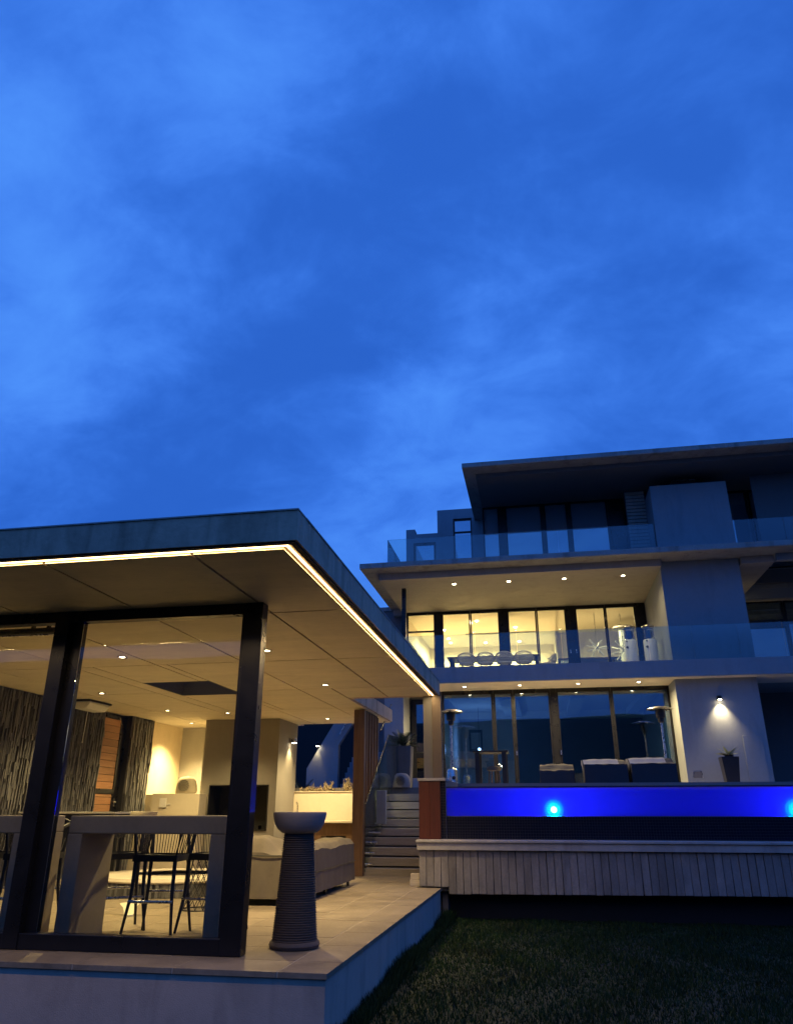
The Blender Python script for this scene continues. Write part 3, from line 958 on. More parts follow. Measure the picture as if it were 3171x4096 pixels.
def frond_plant(t_, c, n, ln, mat, droop=0.5, w=0.05, seed=3, leaflets=True, up=1.0):
    """arching fronds; with leaflets each frond is a midrib carrying narrow leaves"""
    g = random.Random(seed)
    for k in range(n):
        mb = MB()
        a = 2 * math.pi * k / n + g.uniform(-.25, .25)
        el = g.uniform(0.35, 1.25) * up
        L = ln * g.uniform(.8, 1.1)
        d = Vector((math.cos(a) * math.cos(el), math.sin(a) * math.cos(el), math.sin(el)))
        pts = [Vector(c)]
        for s in range(8):
            d = (d + Vector((0, 0, -droop / 8))).normalized()
            pts.append(pts[-1] + d * L / 8)
        side = Vector((-math.sin(a), math.cos(a), 0))
        if leaflets:
            mb.tube(pts, [0.009 * (1 - i / 10) + .002 for i in range(9)], 4)
            for s in range(1, 9):
                for f in (0, .5):
                    p = pts[s - 1].lerp(pts[s], f)
                    dd = (pts[s] - pts[s - 1]).normalized()
                    for sg in (-1, 1):
                        tip = p + (side * sg * .8 + dd * .7 + Vector((0, 0, .25))).normalized() * w * 2.4 * math.sin(math.pi * (s + f) / 9.5)
                        o = dd * 0.012
                        mb.add([p - o, p + o, tip], [(0, 1, 2)])
        else:
            for s in range(8):
                t0, t1 = s / 8, (s + 1) / 8
                w0 = w * math.sin(math.pi * (0.12 + 0.88 * t0)) ; w1 = w * math.sin(math.pi * min(1, .12 + .88 * t1))
                dip = Vector((0, 0, -w * .35))
                mb.add([pts[s] - side * w0, pts[s] + dip * (w0 / w), pts[s] + side * w0, pts[s + 1] - side * w1, pts[s + 1] + dip * (w1 / w), pts[s + 1] + side * w1],
                       [(0, 1, 4, 3), (1, 2, 5, 4)])
        mb.build('frond' if leaflets else 'leaf', mat, t_)


fp = thing('fern', 'dark leafy fern at the end of the planted wall', 'plant', (-5.62, 18.3, 1.9))
frond_plant(fp, (-5.62, 18.3, 1.92), 9, 0.55, M['leafdark'], 0.9, 0.06, 8)
mb = MB(); mb.box(-6.6, -5.0, 18.05, 18.6, 0.0, 1.90)
fpb = mb.build('raised_bed', M['greywall'], org=(-5.8, 18.3, 0.0)); tag(fpb, 'raised grey planting bed behind the pavilion', 'planter')

# ================================================================== POOL
pool = thing('swimming_pool', 'raised pool glowing blue behind its front window', 'pool', (3.0, 14.3, 0))
PX0, PX1 = -1.61, 10.5
sh = MB()
sh.box(-2.06, PX0 - .0, 13.62, 17.60, -0.1, 2.088)              # side wall next to the stairs
sh.box(PX0 - 0.09, PX0, 13.33, 13.62, -0.1, 2.06)
sh.box(PX0, PX1, 13.36, 13.56, 0.6, 1.515)                     # wall under the window
sh.box(PX0, PX1, 13.56, 15.05, 0.6, 0.72)                       # pool bottom
sh.build('pool_shell', M['mosaicgrout'], pool)
pi = MB()
pi.box(PX0, PX1, 15.05, 15.28, 0.5, 1.99)
pi.box(PX0 + .001, PX0 + .03, 13.57, 15.049, 0.721, 1.96)
pi.build('pool_lining', M['poolwall'], pool)
MB().box(PX0 + .002, PX1, 13.375, 13.405, 1.522, 1.958).build('acrylic_window', M['acrylic'], pool)
MB().box(PX0 + .002, PX1, 13.36, 13.42, 1.9585, 1.972).build('window_rim', M['alu'], pool)
MB().box(PX0 + .031, PX1, 13.43, 15.049, 1.935, 1.948).build('water', M['water'], pool)
# mosaic tiling under the window and on the return at the left
mo = MB()
P_ = 0.0425
nx = int((6.4 - PX0) / P_)
for i in range(nx):
    for j in range(8):
        x0 = PX0 + i * P_; z0 = 1.172 + j * P_
        mo.box(x0 + .0016, x0 + P_ - .0016, 13.352, 13.3605, z0 + .0016, z0 + P_ - .0016)
for i in range(2):
    for j in range(21):
        x0 = PX0 - 0.088 + i * P_; z0 = 1.172 + j * P_
        mo.box(x0 + .0016, x0 + P_ - .0016, 13.322, 13.3305, z0 + .0016, z0 + P_ - .0016)
stuff(mo.build('mosaic_tiles', M['mosaic'], pool))
for k, lx in enumerate((0.163, 4.28)):
    lp = MB(); lp.lathe([(0.02, 0), (0.15, 0.0), (0.17, 0.02), (0.17, 0.06)], (0, 0, 0), 28)
    lp.v = [(lx + p[0], 15.03 - p[2], 1.615 + p[1]) for p in lp.v]
    lo = lp.build('pool_lamp', M['poolring'], pool, smooth=True)
    cr_ = MB(); cr_.lathe([(0.001, 0.02), (0.05, 0.012), (0.055, 0.0)], (0, 0, 0), 20)
    cr_.v = [(lx + p[0], 14.962 - p[2], 1.615 + p[1]) for p in cr_.v]
    cr_.build('lamp_core', M['poollamp'], lo, smooth=True)
    mr_ = MB(); mr_.lathe([(0.001, 0.0), (0.12, 0.0), (0.125, .004)], (0, 0, 0), 24)
    mr_.v = [(lx + p[0], 14.969 - p[2], 1.615 + p[1]) for p in mr_.v]
    mr_.build('lamp_lens', M['poolmid'], lo, smooth=True)
    light('POINT', lo, (lx, 14.66, 1.62), 72, (0.012, 0.0, 1.0), rad=0.08)

# catch wall of upright planks in front of the pool
wall = thing('plank_wall', 'weathered white plank wall below the glowing pool', 'wall', (3.0, 13.1, 0.38))
MB().box(-2.045, 10.5, 13.16, 13.34, 0.42, 1.012).build('backing', M['mosaicgrout'], wall)
MB().box(-2.075, 10.5, 12.99, 13.345, 1.125, 1.162).build('cap', M['coping'], wall, 0.006)
MB().box(-2.06, 10.5, 13.02, 13.34, 1.014, 1.124).build('cap_board', M['coping'], wall, 0.004)
pm = unit_box('plank', M['plank'], 0.02)
x = -2.035; k = 0
while x < 6.6:
    wd = 0.118
    z0 = (0.485 if x < -1.66 else 0.385 + 0.009 * (x + 1.6)) + random.uniform(-0.004, 0.004)
    yo = random.uniform(-.004, .004)
    piece('plank', pm, wall, (x + wd / 2, 13.105 + yo, (z0 + 1.012) / 2), (wd - random.uniform(.005, .013), 0.06, 1.012 - z0), (random.gauss(0, .006), random.gauss(0, .006), random.gauss(0, .03)))
    x += wd; k += 1
MB().box(-1.66, 10.5, 13.55, 13.61, -0.05, 0.6).build('footing', M['black'], wall)
bk = MB(); bk.box(-2.20, -2.045, 13.16, 13.34, ZF + .001, ZF + .09); bk.box(-2.19, -2.05, 13.17, 13.33, ZF + .0925, ZF + .175)
tag(bk.build('timber_block', M['deckwood'], bev=0.004, org=(-2.12, 13.25, ZF)), 'small stacked timber offcuts at the end of the plank wall', 'block')

pier = thing('pier', 'red stained timber pier between pool and stairs', 'pier', (-1.88, 13.45, 1.165))
for i in range(2):
    a = -2.06 + i * 0.18
    box_piece('board', M['redwood'], pier, a + .0005, a + .1785, 13.29, 13.318, 1.166, 2.062, 0.002)
MB().box(-2.06, -1.702, 13.3185, 13.615, 1.166, 2.060).build('core', M['redwood'], pier)
MB().box(-2.085, -1.60, 13.27, 13.66, 2.0645, 2.110).build('cap', M['coping'], pier, 0.005)

# ================================================================== STAIRS
st = thing('staircase', 'open timber steps rising between glass and red pier', 'staircase', (-2.8, 16.2, ZF))
for i in range(9):
    zt = 0.60 + 0.1675 * i
    y0 = 15.06 + 0.285 * i
    box_piece('tread', M['deckwood'], st, -3.30 - .50, -2.066, y0, y0 + 0.31, zt - 0.142, zt, 0.006)
MB().prism([(15.30, ZF), (18.0, ZF), (18.0, 2.0), (15.30, 0.45)], 'x', -3.74, -2.09).build('under_panel', M['black'], st)
box_piece('base_board', M['deckwood'], st, -3.55, -2.066, 15.08, 15.12, ZF + .001, 0.478 + .001, 0)
nw = box_piece('newel', M['house'], st, -3.335, -3.15, 15.92, 16.06, 1.35, 1.985, 0.006)
gp = MB()
gp.prism([(15.0, 0.55), (18.7, 2.35), (18.7, 3.25), (17.3, 3.20), (16.3, 2.57), (15.0, 1.72)], 'x', -3.362, -3.350)
gp.build('glass_panel', M['railglass'], st)
ed = MB(); ed.tube([(-3.356, 14.98, 1.72), (-3.356, 15.48, 2.045), (-3.356, 16.3, 2.58), (-3.356, 17.3, 3.21)], 0.010, 6)
ed.tube([(-3.356, 16.3, 2.0), (-3.356, 16.3, 2.58)], 0.008, 6)
ed.build('edge_trim', M['alu'], st)
for (yy, zz) in ((16.14, 1.35), (15.88, 1.19), (15.57, 1.02), (15.33, 0.84), (15.11, 0.66)):
    so = MB(); so.tube([(-3.37, yy, zz), (-3.24, yy, zz)], 0.022, 12)
    so.build('standoff', M['steel'], st, smooth=True)
hr = MB(); hr.tube([(-3.42, 17.95, 3.95), (-3.42, 17.9, 3.94), (-3.42, 17.45, 3.66), (-3.42, 16.65, 3.21)], 0.013, 8)
tag(hr.build('handrail', M['alu'], org=(-3.42, 17.3, 3.2)), 'thin dark handrail rising above the glass by the stairs', 'handrail')

# upper terrace (structure)
tr = MB()
tr.box(-1.60, 13.0, 15.285, 30, 1.2, 2.083)
tr.box(-7.5, -2.062, 17.66, 30, 0.4, 2.083)
tr.box(-2.062, -1.60, 17.602, 30, 0.4, 2.083)
struct(tr.build('terrace', M['mosaicgrout']))
tp2 = MB(); tp2.box(-3.9, 12.9, 17.7, 21.94, 2.0832, 2.0834)
struct(tp2.build('terrace_paving', M['roomfloor']))


def carved_stone(x, y, z, s, mat, label, rz):
    t_ = thing('carved_stone', label, 'ornament', (x, y, z))
    mb = MB()
    prof = [(0.17, 0), (0.185, 0.04), (0.175, 0.14), (0.15, 0.22), (0.10, 0.265), (0.02, 0.275)]
    mb.lathe([(r * s, h * s) for r, h in prof], (x, y, z), 20)
    vs = []
    for (px, py, pz) in mb.v:
        k = 1 + 0.05 * math.sin(9 * px + 3 * pz * 7) + 0.04 * math.sin(17 * py + 11 * pz)
        vs.append((x + (px - x) * k, y + (py - y) * k * 0.8, pz))
    mb.v = vs
    mb.build('body', mat, t_, smooth=True)
    gr_ = MB()
    c = Vector((x, y - 0.146 * s, z + 0.125 * s))
    for ring, cnt in ((0.028, 6), (0.055, 10), (0.082, 14)):
        for q in range(cnt):
            a = 2 * math.pi * (q + (0.5 if cnt == 10 else 0)) / cnt
            p = c + Vector((math.cos(a) * ring * s, 0, math.sin(a) * ring * s))
            gr_.tube([p + Vector((0, -0.014, 0)), p + Vector((0, 0.03, 0))], 0.0095 * s, 6)
    gr_.tube([c + Vector((0, -0.014, 0)), c + Vector((0, .03, 0))], 0.012 * s, 6)
    gr_.build('grille_holes', M['black'], t_)
    t_.rotation_euler = (0, 0, rz)


carved_stone(-7.50, 15.98, 1.936, 1.25, M['stonecarved'], 'pale carved stone ornament lit on the low wall', 0.1)
carved_stone(-3.13, 17.70, 2.084, 1.12, M['greycarved'], 'grey carved stone ornament at the head of the steps', 0.0)

pl = thing('palm_planter', 'dark cycad palm in a tall grey pot above the steps', 'planter', (-3.27, 18.7, 2.083))


def square_pot(t_, c, wb, wt, h, mat, name='pot'):
    x, y, z = c
    a, b = wb / 2, wt / 2; i_ = b - 0.03
    v = [(x - a, y - a, z), (x + a, y - a, z), (x + a, y + a, z), (x - a, y + a, z), (x - b, y - b, z + h), (x + b, y - b, z + h), (x + b, y + b, z + h), (x - b, y + b, z + h),
         (x - i_, y - i_, z + h), (x + i_, y - i_, z + h), (x + i_, y + i_, z + h), (x - i_, y + i_, z + h),
         (x - i_, y - i_, z + h - .06), (x + i_, y - i_, z + h - .06), (x + i_, y + i_, z + h - .06), (x - i_, y + i_, z + h - .06)]
    f = [(3, 2, 1, 0), (0, 1, 5, 4), (1, 2, 6, 5), (2, 3, 7, 6), (3, 0, 4, 7), (4, 5, 9, 8), (5, 6, 10, 9), (6, 7, 11, 10), (7, 4, 8, 11),
         (8, 9, 13, 12), (9, 10, 14, 13), (10, 11, 15, 14), (11, 8, 12, 15), (12, 13, 14, 15)]
    MB().add(v, f).build(name, mat, t_, 0.006)
    MB().box(x - i_ + .002, x + i_ - .002, y - i_ + .002, y + i_ - .002, z + h - .058, z + h - .04).build('soil', M['soil'], t_)


square_pot(pl, (-3.27, 18.7, 2.083), 0.36, 0.44, 0.96, M['greypot'])
frond_plant(pl, (-3.27, 18.7, 3.03), 22, 0.46, M['leafdark'], 0.7, 0.07, 12)
wb_ = thing('paving_blocks', 'pale paving blocks at the door above the steps', 'blocks', (-2.68, 17.9, 2.0835))
for k_, (x0_, x1_, h_) in enumerate(((-2.90, -2.775, .20), (-2.773, -2.665, .185), (-2.663, -2.54, .165))):
    MB().box(x0_, x1_, 17.8, 18.02, 2.0838, 2.0838 + h_).build('block', M['coping'], wb_, 0.006)
# ================================================================== HOUSE
house = thing('house', 'three storey grey concrete house with lit middle floor', 'house', (2.0, 24.0, 2.08))
YM = 20.5
# --- slabs and roof
b = MB()
b.box(-3.75, 13.0, YM, 30.5, 4.812, 5.245)
mid = b.build('middle_slab', M['house'], house, 0.006)
b = MB(); b.box(-3.70, 13.0, YM + .03, 22.0, 4.806, 4.8115)
b.build('soffit', M['whitesoffit'], mid)
b = MB(); b.box(-3.70, 13.0, YM + .2, 24.5, 5.2455, 5.252)
b.build('balcony_paving', M['roomfloor'], mid)
b = MB()
b.box(-4.75, 6.53, 20.0, 30.5, 8.03, 8.18)
b.box(6.53, 13.0, 20.0, 21.48, 8.03, 8.18)
b.box(6.53, 13.0, 24.3, 30.5, 8.03, 8.18)
b.box(-4.65, -4.3, 24.7, 26.0, 7.80, 8.03)
up = b.build('upper_slab', M['slab'], house, 0.006)
b = MB()
b.box(-4.30, 3.59, 20.6, 24.72, 7.835, 8.0295)
b.box(5.70, 6.535, 20.78, 24.3, 7.835, 8.0295)
b.build('dropped_ceiling', M['soffit'], up, 0.004)
b = MB(); b.box(5.70, 13.0, 24.3, 24.5, 7.72, 8.029); b.box(6.56, 13, 20.62, 20.78, 7.835, 8.029)
b.build('void_beam', M['house'], up)
b = MB(); b.box(6.52, 13.0, 21.48, 21.52, 8.181, 11); b.box(6.52, 13, 24.2, 24.28, 8.181, 11)
b.build('void_lining', M['housedark'], up)
b = MB()
b.box(-1.70, 13.0, 19.7, 29.0, 10.825, 10.965)
rf = b.build('roof', M['slab'], house, 0.006)
b = MB()
b.box(-1.34, 13.0, 20.21, 28.0, 10.70, 10.8245)
b.build('roof_soffit', M['housedark'], rf)

# --- piers, walls
b = MB()
b.box(3.575, 5.60, 20.9, 22.9, 2.084, 4.8115)
b.box(3.60, 5.66, 20.9, 25.0, 5.2455, 8.0295)
b.box(3.61, 5.69, 20.9, 22.4, 8.1805, 10.34)
b.build('pier', M['house'], house, 0.006)
b = MB()
b.box(-4.20, -3.66, 21.0, 22.3, 2.084, 4.8115)
b.build('wall', M['house'], house, 0.006)
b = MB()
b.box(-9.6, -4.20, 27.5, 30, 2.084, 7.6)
b.build('wall', M['black'], house)  # near-black colour stands in for the shade behind the pavilion
box_piece('wall', M['housedark'], house, 5.60, 13.0, 24.0, 24.2, 2.084, 4.8115)
box_piece('wall', M['housedark'], house, -3.64, -2.70, 22.02, 22.1, 4.60, 4.8115)
box_piece('wall', M['housedark'], house, -4.20, -4.05, 22.31, 27.4, 2.084, 4.8115)
b = MB()
b.box(-5.30, -4.20, 25.0, 30.0, 2.0, 8.029)
b.build('wall', M['housedark'], house)
MB().box(-5.35, -4.20, 24.95, 30.0, 8.031, 8.17).build('wall_coping', M['slab'], house)
# top storey left wing with its windows left open in the wall
b = MB()
b.box(-2.98, -2.44, 24.0, 24.25, 8.1805, 11.28)
b.box(-1.80, -1.30, 24.0, 24.25, 8.1805, 11.28)
b.box(-2.44, -1.80, 24.0, 24.25, 10.93, 11.28)
b.box(-4.07, -3.82, 24.0, 24.25, 8.1805, 10.45)
b.box(-3.05, -2.98, 24.0, 24.25, 8.1805, 10.45)
b.box(-3.82, -3.05, 24.0, 24.25, 10.13, 10.45)
b.box(-3.82, -3.05, 24.0, 24.25, 8.1805, 8.9)
b.box(-4.07, -3.76, 24.0, 24.4, 10.45, 10.63)
b.box(-2.98, -2.80, 24.25, 29, 8.1805, 11.28)
b.box(-4.07, -3.9, 24.25, 29, 8.1805, 10.45)
b.box(-4.07, -1.3, 28.8, 29, 8.1805, 10.45)
b.build('wall', M['house'], house)


def window(x0, x1, z0, z1, y, glass_mat, fw=0.05, trans=(), name='window', depth=0.08, hb=None):
    fr = MB()
    fr.box(x0, x0 + fw, y, y + depth, z0, z1); fr.box(x1 - fw, x1, y, y + depth, z0, z1)
    fr.box(x0 + fw, x1 - fw, y, y + depth, z1 - (hb or fw), z1); fr.box(x0 + fw, x1 - fw, y, y + depth, z0, z0 + fw)
    for zt in trans:
        fr.box(x0 + fw, x1 - fw, y, y + depth, zt - fw / 2, zt + fw / 2)
    o = fr.build(name, M['alu'], house)
    zz = [z0 + fw] + [q for zt in trans for q in (zt - fw / 2, zt + fw / 2)] + [z1 - (hb or fw)]
    for i in range(0, len(zz), 2):
        MB().box(x0 + fw, x1 - fw, y + depth * .4, y + depth * .4 + 0.012, zz[i], zz[i + 1]).build('pane', glass_mat, o)
    return o


# top storey
window(-2.438, -1.802, 8.19, 10.928, 24.06, M['darkglass'], 0.05, (10.45,))
window(-3.818, -3.052, 8.902, 10.128, 24.06, M['darkglass'], 0.07)
for (a, c) in ((-1.34, -0.82), (-0.62, 0.52), (0.60, 1.32), (1.40, 2.55)):
    window(a, c, 8.185, 10.698, 22.6, M['topglass'], 0.045)
window(5.70, 6.66, 8.185, 10.698, 22.6, M['topglass'], 0.045)
window(6.70, 8.4, 8.185, 10.698, 22.6, M['topglass'], 0.045)
for (a, c) in ((-0.82, -0.62), (0.52, 0.60), (1.32, 1.40), (2.55, 3.05)):
    box_piece('window_pillar', M['alu'], house, a, c, 22.59, 22.75, 8.185, 10.698)
box_piece('wall', M['housedark'], house, -1.345, -1.30, 22.69, 24.0, 8.185, 10.698)
box_piece('wall', M['housedark'], house, -1.3, 13, 27.5, 27.6, 8.185, 10.698)
for (a, c) in ((-1.29, -0.83), (-0.57, 0.47), (0.65, 1.27), (1.45, 2.50), (5.75, 6.6), (6.75, 8.35)):
    box_piece('roller_blind', M['paleblind'], house, a - .03, c + .03, 22.70, 22.71, 8.19, 10.69)
# stone slat panel beside the pier
pn = box_piece('slat_panel', M['housedark'], house, 3.05, 3.605, 22.06, 22.2, 8.185, 10.698)
sm_ = unit_box('stone_slat', M['coping'], 0.03)
z = 8.20
while z < 10.66:
    piece('stone_slat', sm_, pn, (3.327, 22.03, z + 0.045), (0.552, 0.05 + random.uniform(0, .02), 0.088))
    z += 0.112
b = MB(); b.prism([(4.22, 10.342), (4.33, 10.62), (5.00, 10.60), (5.00, 10.342)], 'y', 21.35, 21.9)
ck = b.build('chimney_cowl', M['black'], house)
MB().box(4.31, 5.02, 21.33, 21.92, 10.624, 10.655).build('cowl_cap', M['steel'], ck)

# middle floor glazing
YW = 24.6
ZW0, ZW1 = 5.25, 7.834
window(-4.17, -3.19, ZW0, ZW1, YW, M['houseglass'], 0.06, (7.18,), hb=0.09)
for (a, c) in ((-2.97, -2.03), (-2.02, -1.06), (-0.79, 0.15), (0.155, 1.10), (1.40, 2.345), (2.35, 3.29), (3.60, 4.3)):
    window(a, c, ZW0, ZW1, YW, M['houseglass'], 0.045, hb=0.11)
b = MB()
for (a, c) in ((-3.19, -2.97), (-1.06, -0.79), (1.10, 1.40), (3.29, 3.60)):
    b = MB(); b.box(a, c, YW - .02, YW + .12, ZW0, ZW1); b.build('window_pillar', M['alu'], house)
for xh in (1.16, 1.34):
    b = MB(); b.box(xh - .012, xh + .012, YW - .05, YW - .021, 6.28, 6.40); b.build('handle', M['steel'], house)
b = MB(); b.box(-3.80, -3.68, 21.56, 21.68, 5.2525, 7.8345); b.build('balcony_post', M['alu'], house)
# right hand bay of the middle floor
window(5.70, 7.72, 7.06, 7.70, YW, M['darkglass'], 0.05)
window(7.74, 9.6, 5.25, 7.70, YW, M['darkglass'], 0.06)
window(5.70, 7.72, 5.25, 6.9, YW, M['darkglass'], 0.05)
b = MB(); b.box(5.70, 7.72, YW - .03, YW + .1, 6.9, 7.06); b.build('transom_beam', M['alu'], house)

# ground floor glazing
YD = 21.95
for (a, c) in ((-2.70, -1.24), (-1.235, -0.68), (-0.675, 0.36), (0.52, 2.015), (2.02, 3.572)):
    window(a, c, 2.09, 4.806, YD, M['loungeglass'], 0.055, hb=0.11, name='sliding_door')
b = MB(); b.box(0.362, 0.518, YD - .02, YD + .1, 2.09, 4.806); b.build('window_pillar', M['alu'], house)
for xh in (-0.65, 0.55):
    hh = MB(); hh.box(xh - .018, xh + .018, YD - .03, YD - .002, 3.02, 3.14); hh.build('handle', M['steel'], house)
sd = window(-3.60, -2.76, 2.09, 4.60, 22.0, M['darkglass'], 0.14, (3.05,), name='side_door')

# interior of the ground floor lounge
r1 = MB()
r1.box(-3.64, 13, 27.5, 27.6, 2.084, 4.811)
r1.box(-2.76, -2.70, 22.1, 27.5, 2.084, 4.811)
r1.box(3.5, 3.57, 22.91, 27.5, 2.084, 4.811)
r1.build('lounge_wall', M['loungewall'], house)
rc = MB(); rc.box(-2.70, 3.5, 22.06, 27.5, 4.78, 4.8105)
for (a, c) in ((-1.1, -0.55), (0.95, 1.35), (2.9, 3.2)):
    rc.box(a, c, 22.5, 26.9, 4.60, 4.78)
rc.box(-2.70, 3.5, 26.9, 27.49, 4.55, 4.78); rc.box(-2.7, 3.5, 22.1, 22.5, 4.64, 4.78)
rc.build('lounge_ceiling', M['roomceil'], house, 0.01)
bl = MB(); bl.box(-0.80, 3.45, 27.30, 27.38, 2.09, 4.53); bl.build('wall_screen', M['blind'], house)
pc = MB(); pc.box(-2.45, -1.98, 27.46, 27.499, 3.5, 4.25); pc = pc.build('picture_frame', M['blind'], house)
MB().box(-2.38, -2.05, 27.45, 27.459, 3.6, 4.15).build('picture', M['loungewall'], pc)
gb = MB(); gb.lathe([(0.001, -.05), (0.035, -.035), (0.05, 0), (0.035, .035), (0.001, .05)], (-1.95, 25.5, 3.45), 16)
gb = gb.build('added_globe_lamp', M['globe'], house, smooth=True)  # small lamp added to brighten the dim lounge with bluish light
w = MB(); w.tube([(-1.95, 25.5, 3.50), (-1.95, 25.5, 4.78)], 0.006, 6); w.build('cable', M['alu'], gb)
light('POINT', gb, (-1.95, 25.4, 3.45), 30, (0.42, 0.62, 1.0), rad=0.06)
# interior of the middle floor dining room
r2 = MB()
r2.box(-4.20, 13, 30.3, 30.45, 5.25, 8.03)
r2.box(-4.24, -4.17, 24.7, 30.3, 5.25, 8.03)
r2.build('dining_wall', M['roomwall'], house)
MB().box(-4.2, 5.65, 24.75, 30.3, 5.246, 5.256).build('dining_floor', M['roomfloor'], house)
rc = MB()
rc.box(-4.2, 0.82, 24.73, 27.75, 7.76, 8.029); rc.box(-4.2, 0.82, 28.05, 30.3, 7.76, 8.029)
rc.box(-4.2, -2.5, 27.75, 28.05, 7.76, 8.029); rc.box(0.12, .82, 27.75, 28.05, 7.76, 8.029); rc.box(0.82, 5.65, 24.73, 30.3, 7.90, 8.029)
rc = rc.build('dining_ceiling', M['roomceil'], house)
MB().box(-2.498, 0.118, 27.752, 28.048, 7.93, 8.028).build('ceiling_slot', M['alu'], rc)
for (x, y) in ((-3.2, 27.0), (-3.2, 28.5), (-3.2, 29.3), (-1.85, 29.5), (-0.6, 27.0), (-0.54, 29.5), (-1.9, 25.8)):
    o = MB().lathe([(0.001, -.02), (0.05, -.02), (0.055, 0.0)], (x, y, 7.759), 14).build('downlight', M['bulb'], rc, smooth=True)
    light('SPOT', o, (x, y, 7.72), 450, (1, 0.75, 0.35), (0, 0, -1), R(165), 0.5, 0.05)
b = MB(); b.lathe([(0.17, 0), (0.17, 2.5)], (-0.93, 25.25, 5.25), 20); b.build('round_column', M['loungewall'], house, smooth=True)
b = MB(); b.box(0.80, 0.86, 28.6, 30.3, 5.25, 7.899); b.box(0.88, 5.6, 29.0, 29.1, 6.95, 7.899)
b.build('gallery_wall', M['roomwall'], house)
stp = MB()
for i in range(8):
    stp.box(0.95 + i * 0.30, 0.95 + (i + 1) * 0.30, 28.2, 28.9, 5.257, 6.72 - 0.15 * i)
for i in range(4):
    stp.box(2.75 + .22 * i, 2.97 + .22 * i, 29.12, 29.9, 5.257, 6.7 + .22 * i)
stp.build('indoor_stairs', M['blind'], house)
b = MB(); b.lathe([(0.12, 0), (0.12, 2.3)], (3.08, 27.0, 5.256), 18); b.lathe([(0.30, 0), (0.30, .04)], (3.08, 27.0, 7.56), 24)
b.build('round_column', M['loungewall'], house, smooth=True)
light('SPOT', rc, (2.4, 26.4, 7.85), 420, (1, 0.74, 0.36), (0, 0, -1), R(165), 0.5, 0.1)
lm = MB(); lm.lathe([(0.16, 0), (0.10, 0.16)], (4.02, 26.2, 7.58), 16, False)
lm.build('ceiling_lamp', M['shade'], house, smooth=True)
# pendant star lights in the dining room
for k, (cx_, cy_, cz_) in enumerate(((2.10, 26.0, 6.70), (2.98, 26.2, 6.64))):
    pt = thing('pendant_light', ('glass rod starburst pendant left of the white heaters indoors', 'glass rod starburst pendant partly behind the white heaters')[k], 'pendant', (cx_, cy_, cz_))
    w = MB(); w.tube([(cx_, cy_, 7.899), (cx_, cy_, cz_)], 0.012, 6); w.build('cable', M['steel'], pt)
    g = random.Random(4 + k)
    for q in range(14):
        a = q * 2.4; e_ = math.asin(-0.9 + 1.8 * (q + .5) / 14)
        d = Vector((math.cos(a) * math.cos(e_), math.sin(a) * math.cos(e_), math.sin(e_)))
        c = Vector((cx_, cy_, cz_))
        w = MB(); w.tube([c + d * 0.04, c + d * g.uniform(.36, .44)], [0.016, 0.022], 6); w.build('glass_rod', M['whitepaint'], pt)
    w = MB(); w.lathe([(0.001, -.06), (0.05, -.03), (0.05, .03), (0.001, .06)], (cx_, cy_, cz_), 12); w.build('hub', M['steel'], pt, smooth=True)

# balcony and soffit lights
for x in (-2.19, -0.59, 1.0, 2.64):
    downlight(up, x, 21.36, 7.8345, 38, R(150), s=1.5)
downlight(up, 5.9, 23.4, 7.8345, 30, R(150), s=1.5)
for x in (-1.97, -0.45, 1.12, 2.70):
    downlight(mid, x, 21.18, 4.8055, 150, R(165), s=1.5)
# wall lamp on the lower pier
wl_ = MB(); wl_.box(4.55, 4.65, 20.86, 20.899, 4.24, 4.34); wl_.lathe([(0.05, 0), (0.055, .02), (0.055, .09), (0.02, .10)], (4.60, 20.80, 4.25), 16)
wl_ = wl_.build('wall_lamp', M['black'], house, smooth=True)
MB().lathe([(0.001, -0.010), (0.044, -0.008), (0.044, 0)], (4.60, 20.80, 4.25), 14).build('lens', M['bulb'], wl_)
light('SPOT', wl_, (4.60, 20.77, 4.23), 120, (1, .76, .42), (0.0, 0.30, -1), R(88), 0.9)
so_ = MB(); so_.box(3.72, 3.93, 20.893, 20.899, 2.36, 2.51); so_.build('wall_socket', M['housedark'], house, 0.002)
fr_ = MB()
fr_.box(3.71, 3.94, 20.888, 20.8925, 2.505, 2.518); fr_.box(3.71, 3.72, 20.888, 20.8925, 2.352, 2.505); fr_.box(3.93, 3.94, 20.888, 20.8925, 2.352, 2.505)
fr_.build('socket_trim', M['steel'], house)
MB().box(5.02, 5.48, 20.878, 20.899, 2.20, 3.36).build('plaster_panel', M['house'], house, 0.004)


def balustrade(par, segs, y, z0, z1):
    for (a, c) in segs:
        o = MB().box(a + .006, c - .006, y, y + 0.015, z0, z1).build('glass_panel', M['railglass'], par)


bal = thing('balustrade', 'frameless glass balustrade around the top balcony', 'balustrade', (0, 21.0, 8.18))
balustrade(bal, ((-4.12, -3.0), (-3.0, -1.94), (-1.94, -0.55), (-0.55, 0.9), (0.9, 2.41), (2.41, 3.59)), 21.0, 8.185, 9.215)
balustrade(bal, ((5.71, 6.28), (6.28, 7.03), (7.03, 8.6), (8.6, 10)), 21.0, 8.185, 9.18)
MB().box(-4.132, -4.117, 21.0, 23.95, 8.185, 9.215).build('glass_panel', M['railglass'], bal)
bal = thing('balustrade', 'frameless glass balustrade along the lit middle balcony', 'balustrade', (0, 20.6, 5.25))
balustrade(bal, ((-3.53, -2.70), (-2.70, -1.586), (-1.586, -0.445), (-0.445, 0.75), (0.75, 1.95), (1.95, 3.0), (3.0, 4.11), (4.11, 5.24), (5.24, 6.36), (6.36, 7.6), (7.6, 9)), 20.6, 5.2465, 6.155)
MB().box(-3.546, -3.531, 20.6, 24.5, 5.2465, 6.155).build('glass_panel', M['railglass'], bal)

